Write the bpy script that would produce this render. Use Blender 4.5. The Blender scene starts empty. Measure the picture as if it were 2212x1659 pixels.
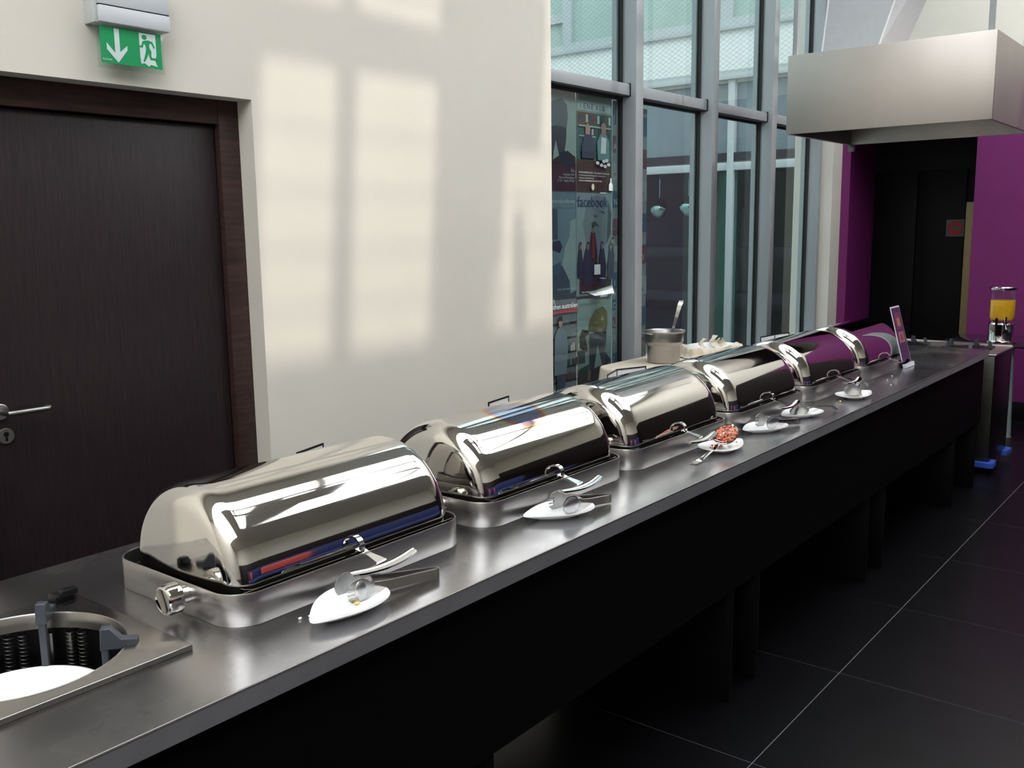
import bpy, bmesh, math, random
from mathutils import Vector, Matrix
random.seed(7)
PI = math.pi
S = bpy.context.scene
COL = S.collection

# ------------------------------------------------------------------ camera
cd = bpy.data.cameras.new('camera')
cam = bpy.data.objects.new('camera', cd); COL.objects.link(cam)
cd.sensor_fit = 'HORIZONTAL'; cd.sensor_width = 36.0; cd.lens = 2058.8 / 2212 * 36.0
cd.clip_start = 0.05; cd.clip_end = 100
yaw, pitch, roll = 0.672363091, -0.160458859, -0.0145614438
fw = Vector((math.cos(pitch)*math.cos(yaw), math.cos(pitch)*math.sin(yaw), math.sin(pitch)))
rt = Vector((math.sin(yaw), -math.cos(yaw), 0)); up = rt.cross(fw)
r2 = rt*math.cos(roll) + up*math.sin(roll); u2 = up*math.cos(roll) - rt*math.sin(roll)
m = Matrix((r2, u2, -fw)).transposed().to_4x4(); m.translation = Vector((0, 0, 1.61))
cam.matrix_world = m
S.camera = cam

# ------------------------------------------------------------------ light and exposure
S.view_settings.view_transform = 'Standard'; S.view_settings.look = 'None'
S.view_settings.exposure = 0.0; S.view_settings.gamma = 1.0; S.view_settings.use_curve_mapping = False
wd = bpy.data.worlds.new('sky'); S.world = wd; wd.use_nodes = True
bg = wd.node_tree.nodes['Background']
bg.inputs[0].default_value = (0.95, 0.975, 1.0, 1); bg.inputs[1].default_value = 6.2   # even bright overcast
sl = bpy.data.lights.new('sun', 'SUN'); sun = bpy.data.objects.new('sun', sl); COL.objects.link(sun)
sl.energy = 1.5; sl.angle = math.radians(1.3); sl.color = (1.0, 0.93, 0.82)
SD = Vector((-0.081, 1.0, -0.9)).normalized()
sun.rotation_euler = (-SD).to_track_quat('Z', 'Y').to_euler(); sun.location = (3, -6, 9)

# ------------------------------------------------------------------ materials
def mat(name, col, rough=0.5, metal=0.0, noise=0.0, nscale=20, bump=0.0, bscale=60, stretch=(1,1,1),
        rnoise=0.0, rscale=6, coat=0.0, trans=0.0, spec=None, emit=None, col2=None, aniso=0.0, alpha=None):
    M = bpy.data.materials.new(name); M.use_nodes = True
    nt = M.node_tree; N = nt.nodes; L = nt.links; b = N['Principled BSDF']
    b.inputs['Base Color'].default_value = (*col, 1); b.inputs['Roughness'].default_value = rough
    b.inputs['Metallic'].default_value = metal
    if coat: b.inputs['Coat Weight'].default_value = coat
    if trans: b.inputs['Transmission Weight'].default_value = trans
    if spec is not None: b.inputs['Specular IOR Level'].default_value = spec
    if aniso: b.inputs['Anisotropic'].default_value = aniso
    if emit: b.inputs['Emission Color'].default_value = (*emit[:3], 1); b.inputs['Emission Strength'].default_value = emit[3]
    tc = N.new('ShaderNodeTexCoord'); mp = N.new('ShaderNodeMapping'); mp.inputs['Scale'].default_value = stretch
    L.new(tc.outputs['Object'], mp.inputs['Vector'])
    def nz(sc, det=4):
        n = N.new('ShaderNodeTexNoise'); n.inputs['Scale'].default_value = sc; n.inputs['Detail'].default_value = det
        L.new(mp.outputs[0], n.inputs['Vector']); return n
    n = nz(nscale)
    r = N.new('ShaderNodeValToRGB')
    a = noise
    c2 = col2 if col2 else tuple(min(1, c*(1+a)) for c in col)
    c1 = tuple(c*(1-a) for c in col)
    r.color_ramp.elements[0].color = (*c1, 1); r.color_ramp.elements[0].position = 0.3
    r.color_ramp.elements[1].color = (*c2, 1); r.color_ramp.elements[1].position = 0.7
    L.new(n.outputs['Fac'], r.inputs[0]); L.new(r.outputs[0], b.inputs['Base Color'])
    if rnoise:
        n2 = nz(rscale, 6); mr = N.new('ShaderNodeMapRange')
        mr.inputs[1].default_value = 0.3; mr.inputs[2].default_value = 0.7
        mr.inputs[3].default_value = max(0.01, rough-rnoise); mr.inputs[4].default_value = rough+rnoise
        L.new(n2.outputs['Fac'], mr.inputs[0]); L.new(mr.outputs[0], b.inputs['Roughness'])
    if bump:
        n3 = nz(bscale, 3); bp = N.new('ShaderNodeBump'); bp.inputs['Strength'].default_value = bump
        bp.inputs['Distance'].default_value = 0.002
        L.new(n3.outputs['Fac'], bp.inputs['Height']); L.new(bp.outputs[0], b.inputs['Normal'])
    return M
def glassmat(name, tint=(0.9, 0.97, 0.95), ior=1.5, refl=1.0):
    M = bpy.data.materials.new(name); M.use_nodes = True; nt = M.node_tree; N = nt.nodes; L = nt.links
    N.remove(N['Principled BSDF']); o = N['Material Output']
    t = N.new('ShaderNodeBsdfTransparent'); t.inputs[0].default_value = (*tint, 1)
    g = N.new('ShaderNodeBsdfGlossy'); g.inputs['Roughness'].default_value = 0.0; g.inputs[0].default_value = (refl, refl, refl, 1)
    f = N.new('ShaderNodeFresnel'); f.inputs[0].default_value = ior
    ge = N.new('ShaderNodeNewGeometry'); iv = N.new('ShaderNodeMath'); iv.operation = 'SUBTRACT'; iv.inputs[0].default_value = 1.0
    L.new(ge.outputs['Backfacing'], iv.inputs[1]); mu = N.new('ShaderNodeMath'); mu.operation = 'MULTIPLY'
    L.new(f.outputs[0], mu.inputs[0]); L.new(iv.outputs[0], mu.inputs[1])
    x = N.new('ShaderNodeMixShader'); L.new(mu.outputs[0], x.inputs[0]); L.new(t.outputs[0], x.inputs[1]); L.new(g.outputs[0], x.inputs[2])
    L.new(x.outputs[0], o.inputs[0]); return M

M = {}
M['plaster'] = mat('cream_plaster', (0.735, 0.70, 0.625), 0.85, noise=0.02, nscale=3, bump=0.15, bscale=120, spec=0.2)
M['ceiling'] = mat('ceiling_paint', (0.70, 0.68, 0.63), 0.9, noise=0.02)
M['purple'] = mat('purple_paint', (0.155, 0.0145, 0.115), 0.6, noise=0.04, nscale=8, bump=0.1, spec=0.3)
M['black_wall'] = mat('black_paint', (0.004, 0.004, 0.005), 0.5, noise=0.1, spec=0.15)
M['wenge'] = mat('dark_wenge_veneer', (0.020, 0.013, 0.015), 0.42, noise=0.35, nscale=9, stretch=(14, 14, 0.8), bump=0.1, bscale=30, spec=0.35)
M['wenge_frame'] = mat('dark_stained_frame', (0.040, 0.021, 0.018), 0.45, noise=0.4, nscale=6, stretch=(1, 10, 10), spec=0.35)
M['cabinet'] = mat('black_laminate', (0.0028, 0.0025, 0.0025), 0.5, noise=0.1, spec=0.10)
M['tile'] = mat('black_stone_tile', (0.0032, 0.0033, 0.0042), 0.30, noise=0.05, nscale=5, rnoise=0.015, rscale=8, spec=0.17)
M['grout'] = mat('grout', (0.12, 0.12, 0.14), 0.9, noise=0.1)
M['polished'] = mat('polished_steel', (0.68, 0.665, 0.64), 0.045, 1.0, noise=0.01, nscale=3, rnoise=0.025, rscale=5)
M['chrome'] = mat('chrome', (0.86, 0.86, 0.87), 0.06, 1.0, noise=0.01)
M['brushed'] = mat('brushed_steel', (0.41, 0.395, 0.38), 0.34, 1.0, noise=0.03, nscale=14, stretch=(0.5, 0.5, 12), rnoise=0.05, rscale=10)
M['hood'] = mat('matt_steel_hood', (0.52, 0.485, 0.45), 0.48, 1.0, noise=0.02, nscale=5, stretch=(1, 1, 0.3), rnoise=0.04)
M['worktop'] = mat('worn_steel_worktop', (0.45, 0.445, 0.455), 0.25, 1.0, noise=0.10, nscale=5, rnoise=0.05, rscale=3.5)
M['flange'] = mat('worn_steel_flange', (0.34, 0.325, 0.31), 0.27, 1.0, noise=0.06, nscale=5, rnoise=0.03)
M['tong'] = mat('tong_steel', (0.55, 0.52, 0.50), 0.16, 1.0, noise=0.05)
M['tong_head'] = mat('satin_steel', (0.50, 0.50, 0.50), 0.30, 1.0, noise=0.06)
M['pan'] = mat('dark_pan_steel', (0.035, 0.034, 0.033), 0.42, 0.6, noise=0.1)  # near-black colour paints in the shade of dish gap and hood inside
M['spoon'] = mat('dull_spoon_steel', (0.15, 0.145, 0.135), 0.38, 0.9, noise=0.1)
M['spring'] = mat('spring_wire', (0.07, 0.065, 0.06), 0.45, 1.0, noise=0.1)
M['dark_steel'] = mat('dark_steel', (0.20, 0.20, 0.20), 0.35, 1.0, noise=0.15)
M['porcelain'] = mat('white_porcelain', (0.86, 0.87, 0.87), 0.12, noise=0.01, coat=0.4)
M['gplastic'] = mat('grey_plastic', (0.045, 0.050, 0.062), 0.45, noise=0.06)
M['bplastic'] = mat('black_plastic', (0.008, 0.008, 0.009), 0.3, noise=0.06, spec=0.2)
M['blue_plastic'] = mat('blue_plastic', (0.03, 0.08, 0.42), 0.45, noise=0.06)
M['alu'] = mat('grey_aluminium', (0.37, 0.40, 0.425), 0.42, 0.25, noise=0.02, nscale=4)
M['gasket'] = mat('black_rubber', (0.010, 0.012, 0.014), 0.5, noise=0.1)
M['glass'] = glassmat('window_glass', (0.72, 0.775, 0.775), 1.45)
M['thin_glass'] = glassmat('clear_glass', (0.96, 0.98, 0.97), 1.35)
M['acrylic'] = glassmat('clear_acrylic', (0.90, 0.97, 0.93), 1.4)
M['white_plastic'] = mat('white_plastic', (0.62, 0.65, 0.68), 0.45, noise=0.01)
M['green'] = mat('sign_green', (0.0, 0.30, 0.095), 0.5, noise=0.02)
M['sign_white'] = mat('sign_white', (0.62, 0.72, 0.70), 0.5, noise=0.01)
M['paper'] = mat('white_paper', (0.72, 0.72, 0.74), 0.8, noise=0.02)
M['linen'] = mat('ivory_linen', (0.70, 0.62, 0.50), 0.9, noise=0.06, nscale=40, bump=0.3, bscale=200)
M['juice'] = mat('orange_juice', (1.0, 0.50, 0.02), 0.3, noise=0.03)
M['food_red'] = mat('red_minced_filling', (0.55, 0.075, 0.03), 0.35, noise=0.35, nscale=60, col2=(0.85, 0.33, 0.19))
M['food_pale'] = mat('pale_bean_salad', (0.50, 0.45, 0.28), 0.4, noise=0.3, nscale=80)
M['crumb'] = mat('white_crumb', (0.8, 0.8, 0.78), 0.7, noise=0.05)
M['egg'] = mat('yellow_crumb', (0.75, 0.55, 0.15), 0.6, noise=0.05)
M['soup'] = mat('pink_brown_soup', (0.50, 0.28, 0.20), 0.3, noise=0.15, nscale=30)
M['brass'] = mat('brass_strip', (0.36, 0.27, 0.13), 0.45, 0.3, noise=0.05)
M['red'] = mat('sign_red', (0.30, 0.012, 0.02), 0.5, noise=0.05)
M['dark_glass'] = mat('dark_table_glass', (0.012, 0.010, 0.016), 0.06, noise=0.05, spec=0.6)
M['render_wall'] = mat('white_render', (0.66, 0.70, 0.69), 0.9, noise=0.04, nscale=12, bump=0.3)
M['pale_frame'] = mat('pale_blue_frame', (0.36, 0.40, 0.415), 0.6, noise=0.03)
M['green_pane'] = mat('green_tinted_glass', (0.29, 0.39, 0.355), 0.15, noise=0.08, nscale=2)
M['blue_pane'] = mat('blue_grey_spandrel', (0.155, 0.20, 0.225), 0.2, noise=0.08, nscale=1)
M['teal'] = mat('teal_blind', (0.035, 0.11, 0.095), 0.4, noise=0.25, nscale=2)
M['shop_dark'] = mat('dark_interior', (0.022, 0.022, 0.028), 0.6, noise=0.3, nscale=2)
M['shop_purple'] = mat('dull_purple_wall', (0.05, 0.028, 0.055), 0.6, noise=0.2, nscale=3)  # purple reflection in the opposite glazing, painted as a surface
M['olive'] = mat('olive_pillar', (0.11, 0.12, 0.10), 0.6, noise=0.2, nscale=3)
M['court'] = mat('courtyard_paving', (0.25, 0.25, 0.25), 0.9, noise=0.1)
M['bench_blue'] = mat('blue_upholstery', (0.018, 0.03, 0.12), 0.8, noise=0.1)
M['cushion_red'] = mat('coral_fabric', (0.55, 0.08, 0.07), 0.8, noise=0.1)
def flat(n, c, r=0.6): 
    if n not in M:
        if n.startswith('print_'): c = tuple(min(0.8, v*1.15+0.012) for v in c)
        M[n] = mat(n, c, r, noise=0.06, nscale=12)
    return M[n]

# ------------------------------------------------------------------ mesh helpers
class MB:
    def __init__(s): s.bm = bmesh.new()
    def quad(s, *p): s.bm.faces.new([s.bm.verts.new(q) for q in p]); return s
    def box(s, a, b, bev=0.0, seg=2):
        x0, y0, z0 = a; x1, y1, z1 = b
        v = [s.bm.verts.new(p) for p in ((x0,y0,z0),(x1,y0,z0),(x1,y1,z0),(x0,y1,z0),(x0,y0,z1),(x1,y0,z1),(x1,y1,z1),(x0,y1,z1))]
        fs = [s.bm.faces.new([v[i] for i in f]) for f in ((0,3,2,1),(4,5,6,7),(0,1,5,4),(1,2,6,5),(2,3,7,6),(3,0,4,7))]
        if bev: bmesh.ops.bevel(s.bm, geom=list({e for f in fs for e in f.edges}), offset=bev, segments=seg, profile=0.5, affect='EDGES')
        return s
    def prism(s, poly, z0, z1, bev=0.0, ax='z'):
        f = {'z': lambda p, z: (p[0], p[1], z), 'y': lambda p, z: (p[0], z, p[1]), 'x': lambda p, z: (z, p[0], p[1])}[ax]
        a = [s.bm.verts.new(f(p, z0)) for p in poly]; b = [s.bm.verts.new(f(p, z1)) for p in poly]
        n = len(poly); fs = [s.bm.faces.new(a[::-1]), s.bm.faces.new(b)]
        for i in range(n): fs.append(s.bm.faces.new((a[i], a[(i+1) % n], b[(i+1) % n], b[i])))
        if bev: bmesh.ops.bevel(s.bm, geom=list(fs[1].edges), offset=bev, segments=2, profile=0.5, affect='EDGES')
        return s
    def rings(s, R, close=True, cap0=False, cap1=False):
        V = [[s.bm.verts.new(p) for p in r] for r in R]
        for a, b in zip(V, V[1:]):
            n = len(a)
            for i in range(n if close else n-1):
                j = (i+1) % n
                try: s.bm.faces.new((a[i], a[j], b[j], b[i]))
                except ValueError: pass
        if cap0: s.bm.faces.new(V[0][::-1])
        if cap1: s.bm.faces.new(V[-1])
        return s
    def lathe(s, prof, n=32, c=(0,0,0), cap0=True, cap1=True):
        return s.rings([[(c[0]+r*math.cos(2*PI*i/n), c[1]+r*math.sin(2*PI*i/n), c[2]+z) for i in range(n)] for r, z in prof], True, cap0, cap1)
    def tube(s, path, r, n=10, caps=True, flat=1.0, upv=(0,0,1)):
        P = [Vector(p) for p in path]; R = []
        rr = r if isinstance(r, (list, tuple)) else [r]*len(P)
        for i, p in enumerate(P):
            t = (P[min(i+1, len(P)-1)] - P[max(i-1, 0)]).normalized()
            u = Vector(upv); 
            if abs(t.dot(u)) > 0.95: u = Vector((1, 0, 0))
            a = t.cross(u).normalized(); b = a.cross(t).normalized()
            R.append([tuple(p + a*(rr[i]*math.cos(2*PI*k/n)) + b*(rr[i]*flat*math.sin(2*PI*k/n))) for k in range(n)])
        return s.rings(R, True, caps, caps)
    def strip(s, path, w, t, upv=(0,0,1)):
        """flat bar: width w along upv, thickness t"""
        P = [Vector(p) for p in path]; R = []
        ww = w if isinstance(w, (list, tuple)) else [w]*len(P)
        for i, p in enumerate(P):
            d = (P[min(i+1, len(P)-1)] - P[max(i-1, 0)]).normalized(); u = Vector(upv)
            a = d.cross(u).normalized(); b = a.cross(d).normalized()
            R.append([tuple(p + a*sa*t/2 + b*sb*ww[i]/2) for sa, sb in ((-1,-1),(1,-1),(1,1),(-1,1))])
        return s.rings(R, True, True, True)
    def ball(s, c, r, n=10, sc=(1,1,1)):
        g = bmesh.ops.create_icosphere(s.bm, subdivisions=2 if n > 6 else 1, radius=r)
        for v in g['verts']: v.co = Vector((v.co.x*sc[0]+c[0], v.co.y*sc[1]+c[1], v.co.z*sc[2]+c[2]))
        return s

WM = {}
def tag(o, label=None, cat=None, group=None, kind=None):
    if label: o['label'] = label
    if cat: o['category'] = cat
    if group: o['group'] = group
    if kind: o['kind'] = kind
    return o
def thing(name, loc=(0,0,0), rz=0.0, **k):
    o = bpy.data.objects.new(name, None); COL.objects.link(o); o.empty_display_size = 0.05
    o.location = loc; o.rotation_euler = (0, 0, rz)
    WM[o.name] = Matrix.Translation(loc) @ Matrix.Rotation(rz, 4, 'Z')
    return tag(o, **k)
def build(name, mb, mt, parent=None, world=True, ang=35, smooth=True, **k):
    bm = mb.bm
    bmesh.ops.recalc_face_normals(bm, faces=bm.faces)
    if parent is not None and world: bm.transform(WM[parent.name].inverted())
    me = bpy.data.meshes.new(name); bm.to_mesh(me); bm.free()
    me.materials.append(mt)
    if smooth: me.shade_smooth(); me.set_sharp_from_angle(angle=math.radians(ang))
    o = bpy.data.objects.new(name, me); COL.objects.link(o)
    if parent is not None: o.parent = parent; WM[o.name] = WM[parent.name]
    return tag(o, **k)
def mesh_thing(name, mb, mt, loc=None, **k):
    """a thing that is one mesh, origin at loc"""
    if loc is not None: mb.bm.transform(Matrix.Translation(Vector(loc)).inverted())
    o = build(name, mb, mt, None, **k)
    if loc is not None: o.location = loc
    return o
def copy_tree(o, parent=None):
    c = o.copy(); COL.objects.link(c); c.parent = parent
    for ch in list(o.children): copy_tree(ch, c)
    return c
def text_part(name, s, size, mtx, mt, parent, depth=0.0003, align='LEFT'):
    cu = bpy.data.curves.new(name, 'FONT'); cu.body = s; cu.size = size; cu.extrude = depth; cu.align_x = align; cu.resolution_u = 2
    tmp = bpy.data.objects.new('tmp', cu)
    me = bpy.data.meshes.new_from_object(tmp); bpy.data.objects.remove(tmp)
    me.transform(WM[parent.name].inverted() @ mtx); me.materials.append(mt)
    o = bpy.data.objects.new(name, me); COL.objects.link(o); o.parent = parent; WM[o.name] = WM[parent.name]
    return o
# plane facing -Y (reading direction +X)
def face_my(x, y, z): return Matrix(((1,0,0,x),(0,0,-1,y),(0,1,0,z),(0,0,0,1)))
# plane facing -X (reading direction -Y)
def face_mx(x, y, z): return Matrix(((0,0,-1,x),(-1,0,0,y),(0,1,0,z),(0,0,0,1)))

# ================================================================== SETTING
TS = 0.745; X0, Y0 = 2.536, 1.108
fl = thing('floor', (2, 0, 0), kind='structure')
build('grout', MB().box((-4.2, -4.5, -0.05), (9.6, 3.4, -0.0015)), M['grout'], fl)
tb = MB().box((0.0016, 0.0016, -0.03), (TS-0.0016, TS-0.0016, 0.0), 0.0008, 1)
tme = None
for i in range(-9, 10):
    for j in range(-8, 4):
        x = X0+i*TS; y = Y0+j*TS
        if x < -4.2 or y < -4.9 or x > 9.0: continue
        if tme is None:
            o = build('tile', tb, M['tile'], fl, world=False); tme = o.data
        else:
            o = bpy.data.objects.new('tile', tme); COL.objects.link(o); o.parent = fl
        o.location = Vector((x, y, 0)) - fl.location

# white wall on the left with the door opening
YW = 3.1
DX0, DX1, DZ = 1.20, 2.328, 2.112
wl = thing('wall_left', (1, YW, 0), kind='structure')
w = MB()
w.box((-4.2, YW, 0), (DX0, YW+0.25, 4.6)); w.box((DX1, YW, 0), (4.265, YW+0.25, 4.6)); w.box((DX0, YW, DZ), (DX1, YW+0.25, 4.6))
build('plaster', w, M['plaster'], wl)
# pier at the far end of the glazing and low wall under it
build('pier', MB().box((8.455, YW, 0), (8.68, 3.45, 4.6)), M['plaster'], wl)
build('parapet', MB().box((4.265, 3.22, 0), (8.455, 3.45, 0.50)), M['plaster'], wl)
# far end wall: purple below, cream above, opening to a dark niche
we = thing('wall_far', (8.68, 0, 0), kind='structure')
w = MB(); w.box((8.68, 0.1, 0), (8.9, 1.99, 2.8)); w.box((8.68, 1.99, 2.45), (8.9, 3.1, 2.8)); 
build('painted_wall', w, M['purple'], we)
build('upper_wall', MB().box((8.68, -4.5, 2.8), (8.9, 3.1, 4.6)), M['plaster'], we)
build('panelling', MB().box((8.68, -4.5, 0), (8.9, 0.1, 2.8)), M['wenge'], we)  # unseen dark panel added for the reflections in the steel
build('niche_side', MB().box((8.9, 3.1, 0), (9.75, 3.25, 2.45)), M['purple'], we)
w = MB(); w.box((8.9, 1.85, 0), (9.75, 1.99, 2.45)); w.box((8.9, 1.85, 2.45), (9.75, 3.25, 2.6)); w.box((9.6, 1.85, 0), (9.75, 3.25, 2.45))
build('niche_lining', w, M['black_wall'], we)
tag(build('baseboard_far', MB().box((8.665, -4.5, 0), (8.68, 1.99, 0.143), 0.002), M['black_wall']), kind='structure')
# walls out of view, and an unseen ceiling cut to shape the wall's sun patches
tag(build('wall_back', MB().box((-4.4, -4.5, 0), (-4.2, 3.35, 4.6)), M['plaster']), kind='structure')
tag(build('wall_right', MB().box((-4.4, -4.7, 0), (8.9, -4.5, 4.6)), M['plaster']), kind='structure')
tag(build('wall_panelling', MB().box((-4.2, -4.5, 0), (8.68, -4.42, 2.1)), M['wenge']), kind='structure')  # added out of view for the dark band mirrored in the covers
ce = thing('ceiling', (2, 0, 4.6), kind='structure')
def slab(x0, y0, x1, y1, n='ceiling_panel'): return build(n, MB().box((x0, y0, 4.6), (x1, y1, 4.7)), M['ceiling'], ce)
slab(-4.4, -4.7, 8.9, -1.9) ; slab(0.5, -1.9, 8.9, -0.9)
slab(0.5, -0.9, 2.6, 1.12)
slab(-4.4, 2.05, 8.9, 3.45)
slab(3.59, 0.21, 4.4, 0.99); slab(3.59, -0.9, 4.04, 0.21); slab(3.59, 0.99, 3.82, 1.12); slab(4.04, -0.45, 4.10, 0.21); slab(4.08, -0.9, 4.10, -0.45)  # panels laid out backwards from the sun patches on the white wall
slab(8.5, -0.9, 8.9, 2.05)
bmz = [(2.98, 3.09, -0.9, 1.12), (4.09, 4.19, 0.99, 1.12)]
for a in bmz: slab(a[0], a[2], a[1], a[3], 'roof_bar')
slab(2.6, 0.52, 3.59, 0.69, 'roof_bar')  # bar placed to throw the dark band between the sun patches
slab(0.5, 1.12, 8.5, 1.22, 'roof_bar')
for x in (-3.2, -2.0, -0.8): slab(x, -1.9, x+0.08, 2.05, 'roof_bar')
for x in (0.5, 1.7, 2.9, 4.1, 5.3, 6.5, 7.7): slab(x, 1.22, x+0.07, 2.05, 'roof_bar')
for x in (5.3, 6.5, 7.7): slab(x, -0.9, x+0.07, 1.12, 'roof_bar')
for y in (-0.62, -0.35, -0.08, 0.19, 0.86): build('cable', MB().tube([(0.5, y, 4.64), (8.5, y, 4.64)], 0.008, 6), M['gasket'], ce)  # unseen lines added for dark streaks mirrored in the dish covers
for y in (1.42, 1.63, 1.84): build('roof_bar', MB().box((-4.4, y, 4.62), (8.5, y+0.02, 4.66)), M['gasket'], ce)

# ------------------------------------------------------------------ door in the white wall
d = thing('door_1', (1.76, 3.2, 0), kind='structure')
w = MB(); w.box((2.238, 3.188, 0), (2.328, 3.262, DZ), 0.002)
build('door_frame', w, M['wenge_frame'], d)
build('door_frame', MB().box((1.20, 3.188, 0), (1.285, 3.262, DZ), 0.002), M['wenge_frame'], d)
build('door_frame', MB().box((1.285, 3.190, 2.022), (2.238, 3.262, DZ), 0.002), M['wenge_frame'], d)
build('door_stop', MB().box((1.20, 3.262, 0), (2.328, 3.30, DZ)), M['wenge'], d)  # backing sheet added behind the leaf to stop light leaking through
build('door_leaf', MB().box((1.288, 3.215, 0.006), (2.232, 3.26, 2.016), 0.002), M['wenge'], d)
h = MB(); h.rings([[(1.352+r*math.cos(a*PI/12), y, 1.047+r*math.sin(a*PI/12)) for a in range(24)] for r, y in ((0.0265, 3.215), (0.0265, 3.207), (0.024, 3.205), (0.0105, 3.205))], True, True, True)
hp = [(1.352, 3.205, 1.047), (1.352, 3.165, 1.047), (1.356, 3.152, 1.047), (1.370, 3.147, 1.047), (1.46, 3.147, 1.047), (1.478, 3.149, 1.047), (1.488, 3.158, 1.047), (1.49, 3.180, 1.047)]
h.tube(hp, 0.0098, 14)
build('door_handle', h, M['brushed'], d)
k = MB(); k.rings([[(1.362+r*math.cos(a*PI/12), y, 0.965+r*math.sin(a*PI/12)) for a in range(24)] for r, y in ((0.0265, 3.215), (0.0265, 3.209), (0.025, 3.207))], True, True, True)
ke = build('keyhole_plate', k, M['brushed'], d)
k = MB(); k.prism([(1.362+0.0085*math.cos(a*PI/8), 0.971+0.0085*math.sin(a*PI/8)) for a in range(-3, 12)] + [(1.3575, 0.950), (1.3625, 0.948), (1.3665, 0.950)], 3.2062, 3.208, ax='y')
build('keyhole', k, M['bplastic'], ke)

# ------------------------------------------------------------------ glazing
win = thing('window_1', (6.3, 3.3, 0.72), kind='structure')
MX = [4.265, 5.302, 6.345, 7.374, 8.405]
GY = 3.312
for i, x in enumerate(MX):
    x1 = x+0.088 if i < 4 else x+0.05
    mu = build('mullion', MB().box((x, 3.2, 0.50), (x1, 3.30, 4.6), 0.003), M['alu'], win)
    build('gasket', MB().box((x-0.012, 3.298, 0.52), (x1+0.012, 3.325, 4.6)), M['gasket'], mu)
    build('outer_frame', MB().box((x-0.03, 3.325, 0.50), (x1+0.03, 3.36, 4.6)), M['alu'], mu)
for a, b in zip(MX, MX[1:]):
    a += 0.088
    t = build('transom', MB().box((a, 3.245, 2.427), (b-0.002, 3.30, 2.497), 0.004), M['alu'], win)
    g = MB(); g.box((a, 3.25, 2.420), (b, 3.318, 2.428)); g.box((b-0.004, 3.238, 2.422), (b, 3.30, 2.502)); g.box((a, 3.30, 2.405), (b, 3.325, 2.425))
    build('gasket', g, M['gasket'], t)
    build('sill', MB().box((a, 3.21, 0.50), (b, 3.33, 0.55), 0.003), M['white_plastic'], win)
    build('pane', MB().box((a, GY, 0.55), (b, GY+0.006, 2.42)), M['glass'], win)
    build('pane', MB().box((a, GY, 2.49), (b, GY+0.006, 4.6)), M['glass'], win)

# ------------------------------------------------------------------ courtyard and the building across it
XF = 11.0
tag(build('ground_courtyard', MB().box((3.9, 3.45, -0.15), (14, 12.5, -0.05)), M['court']), kind='structure')
tag(build('wall_courtyard_north', MB().box((3.9, 11.5, -0.05), (14, 11.8, 9.5)), M['render_wall']), kind='structure')  # tall unseen wall added to cut the sky light in the courtyard
tag(build('wall_courtyard_west', MB().box((3.7, 3.45, -0.05), (3.9, 11.8, 9.5)), M['render_wall']), kind='structure')  # second unseen wall, likewise added to darken the courtyard
bd = thing('building', (XF, 6.5, 0), label='pale rendered building with green upper windows across the courtyard, behind the glazing', cat='building')
w = MB(); w.box((XF, 3.46, 3.47), (XF+0.25, 11.4, 3.93)); w.box((XF, 3.46, 5.6), (XF+0.25, 11.4, 9.5))
build('wall', w, M['render_wall'], bd)
build('ledge', MB().box((XF-0.05, 3.46, 3.93), (XF+0.2, 11.4, 4.0), 0.004), M['pale_frame'], bd)
build('ledge', MB().box((XF-0.04, 3.46, 3.36), (XF+0.2, 11.4, 3.42), 0.004), M['pale_frame'], bd)
build('ledge', MB().box((XF-0.01, 3.46, 3.42), (XF+0.2, 11.4, 3.47)), M['pale_frame'], bd)
def bay(y0, y1, z0, z1, pm, fr=0.07, nm='window'):
    f = MB(); xx = XF+0.02
    f.box((xx, y0, z0), (xx+0.08, y0+fr, z1)); f.box((xx, y1-fr, z0), (xx+0.08, y1, z1))
    f.box((xx, y0+fr, z0), (xx+0.08, y1-fr, z0+fr)); f.box((xx, y0+fr, z1-fr), (xx+0.08, y1-fr, z1))
    fo = build(nm, f, M['pale_frame'], bd)
    build('pane', MB().box((xx+0.05, y0+fr, z0+fr), (xx+0.06, y1-fr, z1-fr)), pm, fo)
for a, b in ((3.5, 5.4), (5.4, 7.75)): bay(a, b, 4.0, 5.6, M['green_pane'], 0.08)
bay(7.75, 9.6, 4.0, 4.42, M['green_pane'], 0.06); bay(7.75, 9.6, 4.42, 5.6, M['green_pane'], 0.06)
for a, b in ((3.5, 4.42), (4.42, 5.30), (5.30, 7.1), (7.1, 9.5)): bay(a, b, 2.39, 3.36, M['blue_pane'], 0.035)
build('beam', MB().box((XF, 3.46, 2.29), (XF+0.15, 11.4, 2.385), 0.003), M['pale_frame'], bd)
for y in (5.26, 7.1, 9.5): build('post', MB().box((XF-0.01, y, -0.05), (XF+0.12, y+0.085, 3.36), 0.003), M['pale_frame'], bd)
build('post', MB().box((XF-0.01, 4.10, -0.05), (XF+0.12, 4.36, 3.36), 0.003), M['render_wall'], bd)
build('blind', MB().box((XF+0.2, 5.30, -0.05), (XF+0.22, 5.52, 2.29)), M['teal'], bd)
build('back_wall', MB().box((XF+1.6, 1.0, -0.05), (XF+1.7, 5.3, 2.4)), M['shop_dark'], bd)
build('side_wall', MB().box((XF, 3.36, -0.05), (XF+2.5, 3.46, 2.4)), M['shop_dark'], bd)
build('back_wall', MB().box((XF+2.4, 3.46, -0.05), (XF+2.5, 11.4, 2.4)), M['shop_dark'], bd)
build('back_wall', MB().box((XF+1.2, 5.52, -0.05), (XF+1.3, 8.4, 2.4)), M['shop_purple'], bd)  # panel coloured to stand in for a purple reflection in the glazing
build('pillar', MB().box((XF+0.5, 5.62, -0.05), (XF+0.8, 5.86, 2.3)), M['olive'], bd)
build('pillar', MB().box((XF+0.4, 4.52, -0.05), (XF+0.7, 4.66, 2.3)), M['olive'], bd)
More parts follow.
